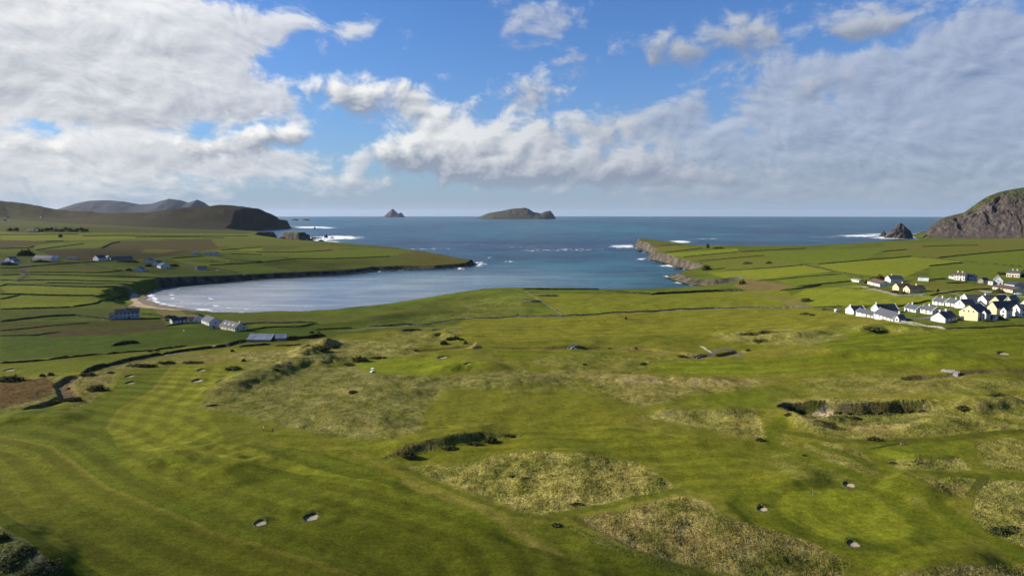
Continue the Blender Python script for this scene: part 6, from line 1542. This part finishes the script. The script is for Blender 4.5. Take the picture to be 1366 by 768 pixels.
# cars
def car(px, py, rz, paint_, label):
    o = P(px, py); c = empty('parked_car', o, rz, label, 'car')
    mb = MB(); mb.prism([(-.85,-2.1,.28),(.85,-2.1,.28),(.85,2.1,.28),(-.85,2.1,.28)], [(-.82,-2.05,.9),(.82,-2.05,.9),(.78,2.0,.82),(-.78,2.0,.82)])
    mb.prism([(-.78,-1.9,.88),(.78,-1.9,.88),(.76,1.0,.84),(-.76,1.0,.84)], [(-.62,-1.5,1.45),(.62,-1.5,1.45),(.6,.25,1.45),(-.6,.25,1.45)]); mb.build('body', paint_, c)
    mb = MB()
    for s_ in (-1, 1): mb.quad((s_ * .775, -1.6, .95), (s_ * .765, .75, .93), (s_ * .645, .2, 1.38), (s_ * .655, -1.4, 1.38))
    mb.quad((-.68, .9, .93), (.68, .9, .93), (.58, .35, 1.40), (-.58, .35, 1.40)); mb.quad((-.68, -1.83, 1.0), (.68, -1.83, 1.0), (.58, -1.56, 1.40), (-.58, -1.56, 1.40)); mb.build('window', GLASSD, c)
    for x in (-.78, .78):
        for y in (-1.3, 1.3):
            mb = MB(); mb.cylx(x - .1, x + .1, y, .32, .32, 14); mb.build('wheel', RUBBER, c)
CARB = simple('blue_paint', (0.05, 0.08, 0.16), 0.3, 0.05); CARS = simple('silver_paint', (0.45, 0.46, 0.47), 0.3, 0.05)
car(1357.5, 393, R(70), PLASTIC_W, 'white parked car beside the cream building')
car(290.5, 360.8, R(80), PLASTIC_W, 'white parked car at the end of the wall by the blue-grey house')
car(1318, 390.8, R(60), CARS, 'silver parked car on the pale lane before the cream building')
# sheep in the far fields
def sheep(px, py, rz, label, group=None):
    o = P(px, py); s_ = empty('sheep', o, rz, label, 'sheep', group)
    skin_obj('body', [(0,-.40,.62),(0,0,.66),(0,.36,.66),(0,.52,.78),(0,.64,.86),(0,.80,.80),(.14,.30,.45),(.14,.30,.03),(-.14,.30,.45),(-.14,.30,.03),(.14,-.34,.45),(.15,-.40,.25),(.14,-.36,.03),(-.14,-.34,.45),(-.15,-.40,.25),(-.14,-.36,.03)],
             [(0,1),(1,2),(2,3),(3,4),(4,5),(2,6),(6,7),(2,8),(8,9),(0,10),(10,11),(11,12),(0,13),(13,14),(14,15)], [.27,.31,.27,.16,.12,.07,.10,.045,.10,.045,.11,.06,.045,.11,.06,.045], SHIRT, s_)
sheep(245.5, 442, 1.0, 'single white sheep in the dark field under the beach cottages'); sheep(138.2, 427.4, 2.0, 'single white sheep by the end of the grey house')
# pale rocks
def boulder(px, py, r, label, m=LIGHTST):
    o = P(px, py); V1, F1 = core_mesh(r, r * .8, r * .9, int(px * 3 + py)); 
    q = link('boulder', np_mesh('boulder', V1 * 1.2, F1, m)); q.location = o - Vector((0, 0, .1)); tag(q, label, 'boulder')
boulder(288, 463.5, 2.0, 'pale boulder in the stream hedge, lower one'); boulder(303, 461.6, 2.0, 'pale boulder in the stream hedge, upper one'); boulder(319.5, 457.2, 1.4, 'pale boulder under the long tin roof')
boulder(1083.5, 401, 1.5, 'white boulder on the brown shoulder beside the wide bright field'); boulder(320, 364.6, 1.8, 'white rock on the shore below the bright headland field'); boulder(326, 367, 1.6, 'grey rock at the water below the bright headland field')
# cattle
COWM = simple('dark_hide', (0.02, 0.018, 0.016), 0.8, 0.3)
for i, (x, y) in enumerate([(282,348.6),(285,350),(289,349.6),(300,350.6),(307,349),(309,351)]):
    o = P(x, y); s_ = empty('cow', o, i * 1.3, 'dark cow grazing in the bright headland field', 'cow', 'cattle in the bright headland field')
    skin_obj('body', [(0,-.75,1.05),(0,0,1.05),(0,.7,1.1),(0,1.05,1.05),(0,1.35,.7),(0,1.55,.45),(.28,.6,.7),(.28,.6,.05),(-.28,.6,.7),(-.28,.6,.05),(.28,-.7,.75),(.3,-.85,.45),(.28,-.78,.05),(-.28,-.7,.75),(-.3,-.85,.45),(-.28,-.78,.05)],
             [(0,1),(1,2),(2,3),(3,4),(4,5),(2,6),(6,7),(2,8),(8,9),(0,10),(10,11),(11,12),(0,13),(13,14),(14,15)], [.42,.48,.45,.28,.2,.13,.2,.09,.2,.09,.22,.11,.09,.22,.11,.09], COWM, s_, sub=1)

# ------------------------------------------------------------------ stone footbridges over the ditch
def bridge(A, B, wd_, label, m=LIGHTST):
    a, b = P(*A), P(*B); e = b - a; L_ = e.to_2d().length; r_o = empty('stone_bridge', (a.x, a.y, max(a.z, b.z)), math.atan2(e.y, e.x), label, 'bridge')
    mb = MB(); n = 10
    def zc(t_): return .15 + .35 * math.sin(math.pi * t_)
    for i in range(n):
        t0, t1 = i / n, (i + 1) / n; x0, x1 = t0 * L_, t1 * L_; z0, z1 = zc(t0), zc(t1)
        u0 = -1.4 if (t0 < .25 or t1 > .75) else z0 - .45; u1 = -1.4 if (t0 < .25 or t1 > .75) else z1 - .45
        mb.prism([(x0, -wd_/2, u0), (x1, -wd_/2, u1), (x1, -wd_/2, z1), (x0, -wd_/2, z0)], [(x0, wd_/2, u0), (x1, wd_/2, u1), (x1, wd_/2, z1), (x0, wd_/2, z0)])
    mb.build('deck', m, r_o)
    for s_ in (-1, 1):
        mb = MB(); y0, y1 = s_ * (wd_/2 + .002), s_ * (wd_/2 + .32)
        for i in range(n):
            t0, t1 = i / n, (i + 1) / n; x0, x1 = t0 * L_, t1 * L_; z0, z1 = zc(t0) + .38 + .1 * math.sin(i * 2.3), zc(t1) + .38 + .1 * math.sin(i * 2.3 + 1)
            lo0 = zc(t0) - .5 if .25 <= t0 and t1 <= .75 else -1.2; lo1 = zc(t1) - .5 if .25 <= t0 and t1 <= .75 else -1.2
            mb.prism([(x0, y0, lo0), (x1, y0, lo1), (x1, y0, z1), (x0, y0, z0)], [(x0, y1, lo0), (x1, y1, lo1), (x1, y1, z1), (x0, y1, z0)])
        mb.build('parapet', m, r_o)
bridge((759.5,465.5), (769.5,461), 1.8, 'small stone slab bridge over the brown ditch in mid course')
bridge((1256,494.6), (1279,501.4), 1.9, 'white-grey stone bridge over the ditch in front of the hollow')
bridge((927,478.0), (940,475.4), 1.6, 'dark stone bridge at the start of the looped path', DSTONE)

# ------------------------------------------------------------------ the air: thin even haze between here and the islands
hm = bpy.data.materials.new('sea_air'); hm.use_nodes = True; t = NT(hm.node_tree); t.n.clear()
pv = t.new('ShaderNodeVolumePrincipled'); pv.inputs['Color'].default_value = (0.62, 0.75, 1.0, 1); pv.inputs['Density'].default_value = 9e-6; pv.inputs['Anisotropy'].default_value = 0.25
o_ = t.new('ShaderNodeOutputMaterial'); t.l.new(pv.outputs[0], o_.inputs['Volume'])
mb = MB(); mb.box(-66000, 66000, -66000, 66000, -1200, 330); hb = mb.build('haze', hm); tag(hb, kind='stuff')

# ------------------------------------------------------------------ unseen clouds added up-sun to dim the near slope and the western fields
cm = bpy.data.materials.new('shade_cloud_vapour'); cm.use_nodes = True; t = NT(cm.node_tree); t.n.clear()
tb = t.new('ShaderNodeBsdfTransparent'); db = t.new('ShaderNodeBsdfDiffuse'); db.inputs[0].default_value = (.9, .9, .9, 1)
at = t.new('ShaderNodeAttribute', attribute_name='thick'); ms = t.new('ShaderNodeMixShader')
nz = t.noise(t.new('ShaderNodeNewGeometry').outputs['Position'], 0.006, 5, 0.6)
t.l.new(t.m('MULTIPLY', at.outputs['Fac'], t.smooth(nz, 0.28, 0.6, 0.55, 1.0)), ms.inputs[0]); t.l.new(tb.outputs[0], ms.inputs[1]); t.l.new(db.outputs[0], ms.inputs[2])
o_ = t.new('ShaderNodeOutputMaterial'); t.l.new(ms.outputs[0], o_.inputs[0])
def shade_cloud(gx, gy, rx, ry, alt, label, dens, seed):
    """a puffy cloud whose shadow falls round the ground point gx, gy"""
    k = (alt - 12) / sun_dir.z
    cx, cy = gx + sun_dir.x * k, gy + sun_dir.y * k
    a = np.linspace(0, 2 * np.pi, 96, endpoint=False); q = np.concatenate([np.linspace(0.01, 1, 26), np.linspace(.98, .01, 20)])
    A_, Q_ = np.meshgrid(a, q); up = (np.arange(46) < 26)[:, None] * np.ones((1, 96))
    wob = 1 + 0.30 * fbm(np.cos(A_) * 1.3 + seed, np.sin(A_) * 1.3, 4, seed)
    x = np.cos(A_) * Q_ * rx * wob; y = np.sin(A_) * Q_ * ry * wob
    puff = np.sqrt(np.clip(1 - Q_ ** 2, 0, 1)); n_ = fbm(x / 90 + seed, y / 90, 4, seed + 3)
    z = np.where(up > 0, puff * (70 + 60 * n_), -puff * 12)
    th = dens * sstep(1 - Q_, 0.0, 0.55)
    F = [(i * 96 + j, i * 96 + (j + 1) % 96, (i + 1) * 96 + (j + 1) % 96, (i + 1) * 96 + j) for i in range(45) for j in range(96)]
    o = link('shade_cloud', np_mesh('shade_cloud', np.stack([x, y, z], -1).reshape(-1, 3), F, cm, True, floats={'thick': th.ravel()})); o.location = (cx, cy, alt)
    return tag(o, label, 'shade_cloud', kind='stuff')
shade_cloud(-75, 120, 170, 75, 760, 'pale cloud added unseen to dim the near slope', .36, 3)
shade_cloud(60, 60, 260, 50, 760, 'pale cloud added unseen to dim the nearest ground', .42, 9)
shade_cloud(-340, 520, 260, 170, 760, 'pale cloud added unseen to dim the western farms', .16, 5)
shade_cloud(-560, 1000, 330, 260, 760, 'pale cloud added unseen to dim the far western fields', .24, 7)
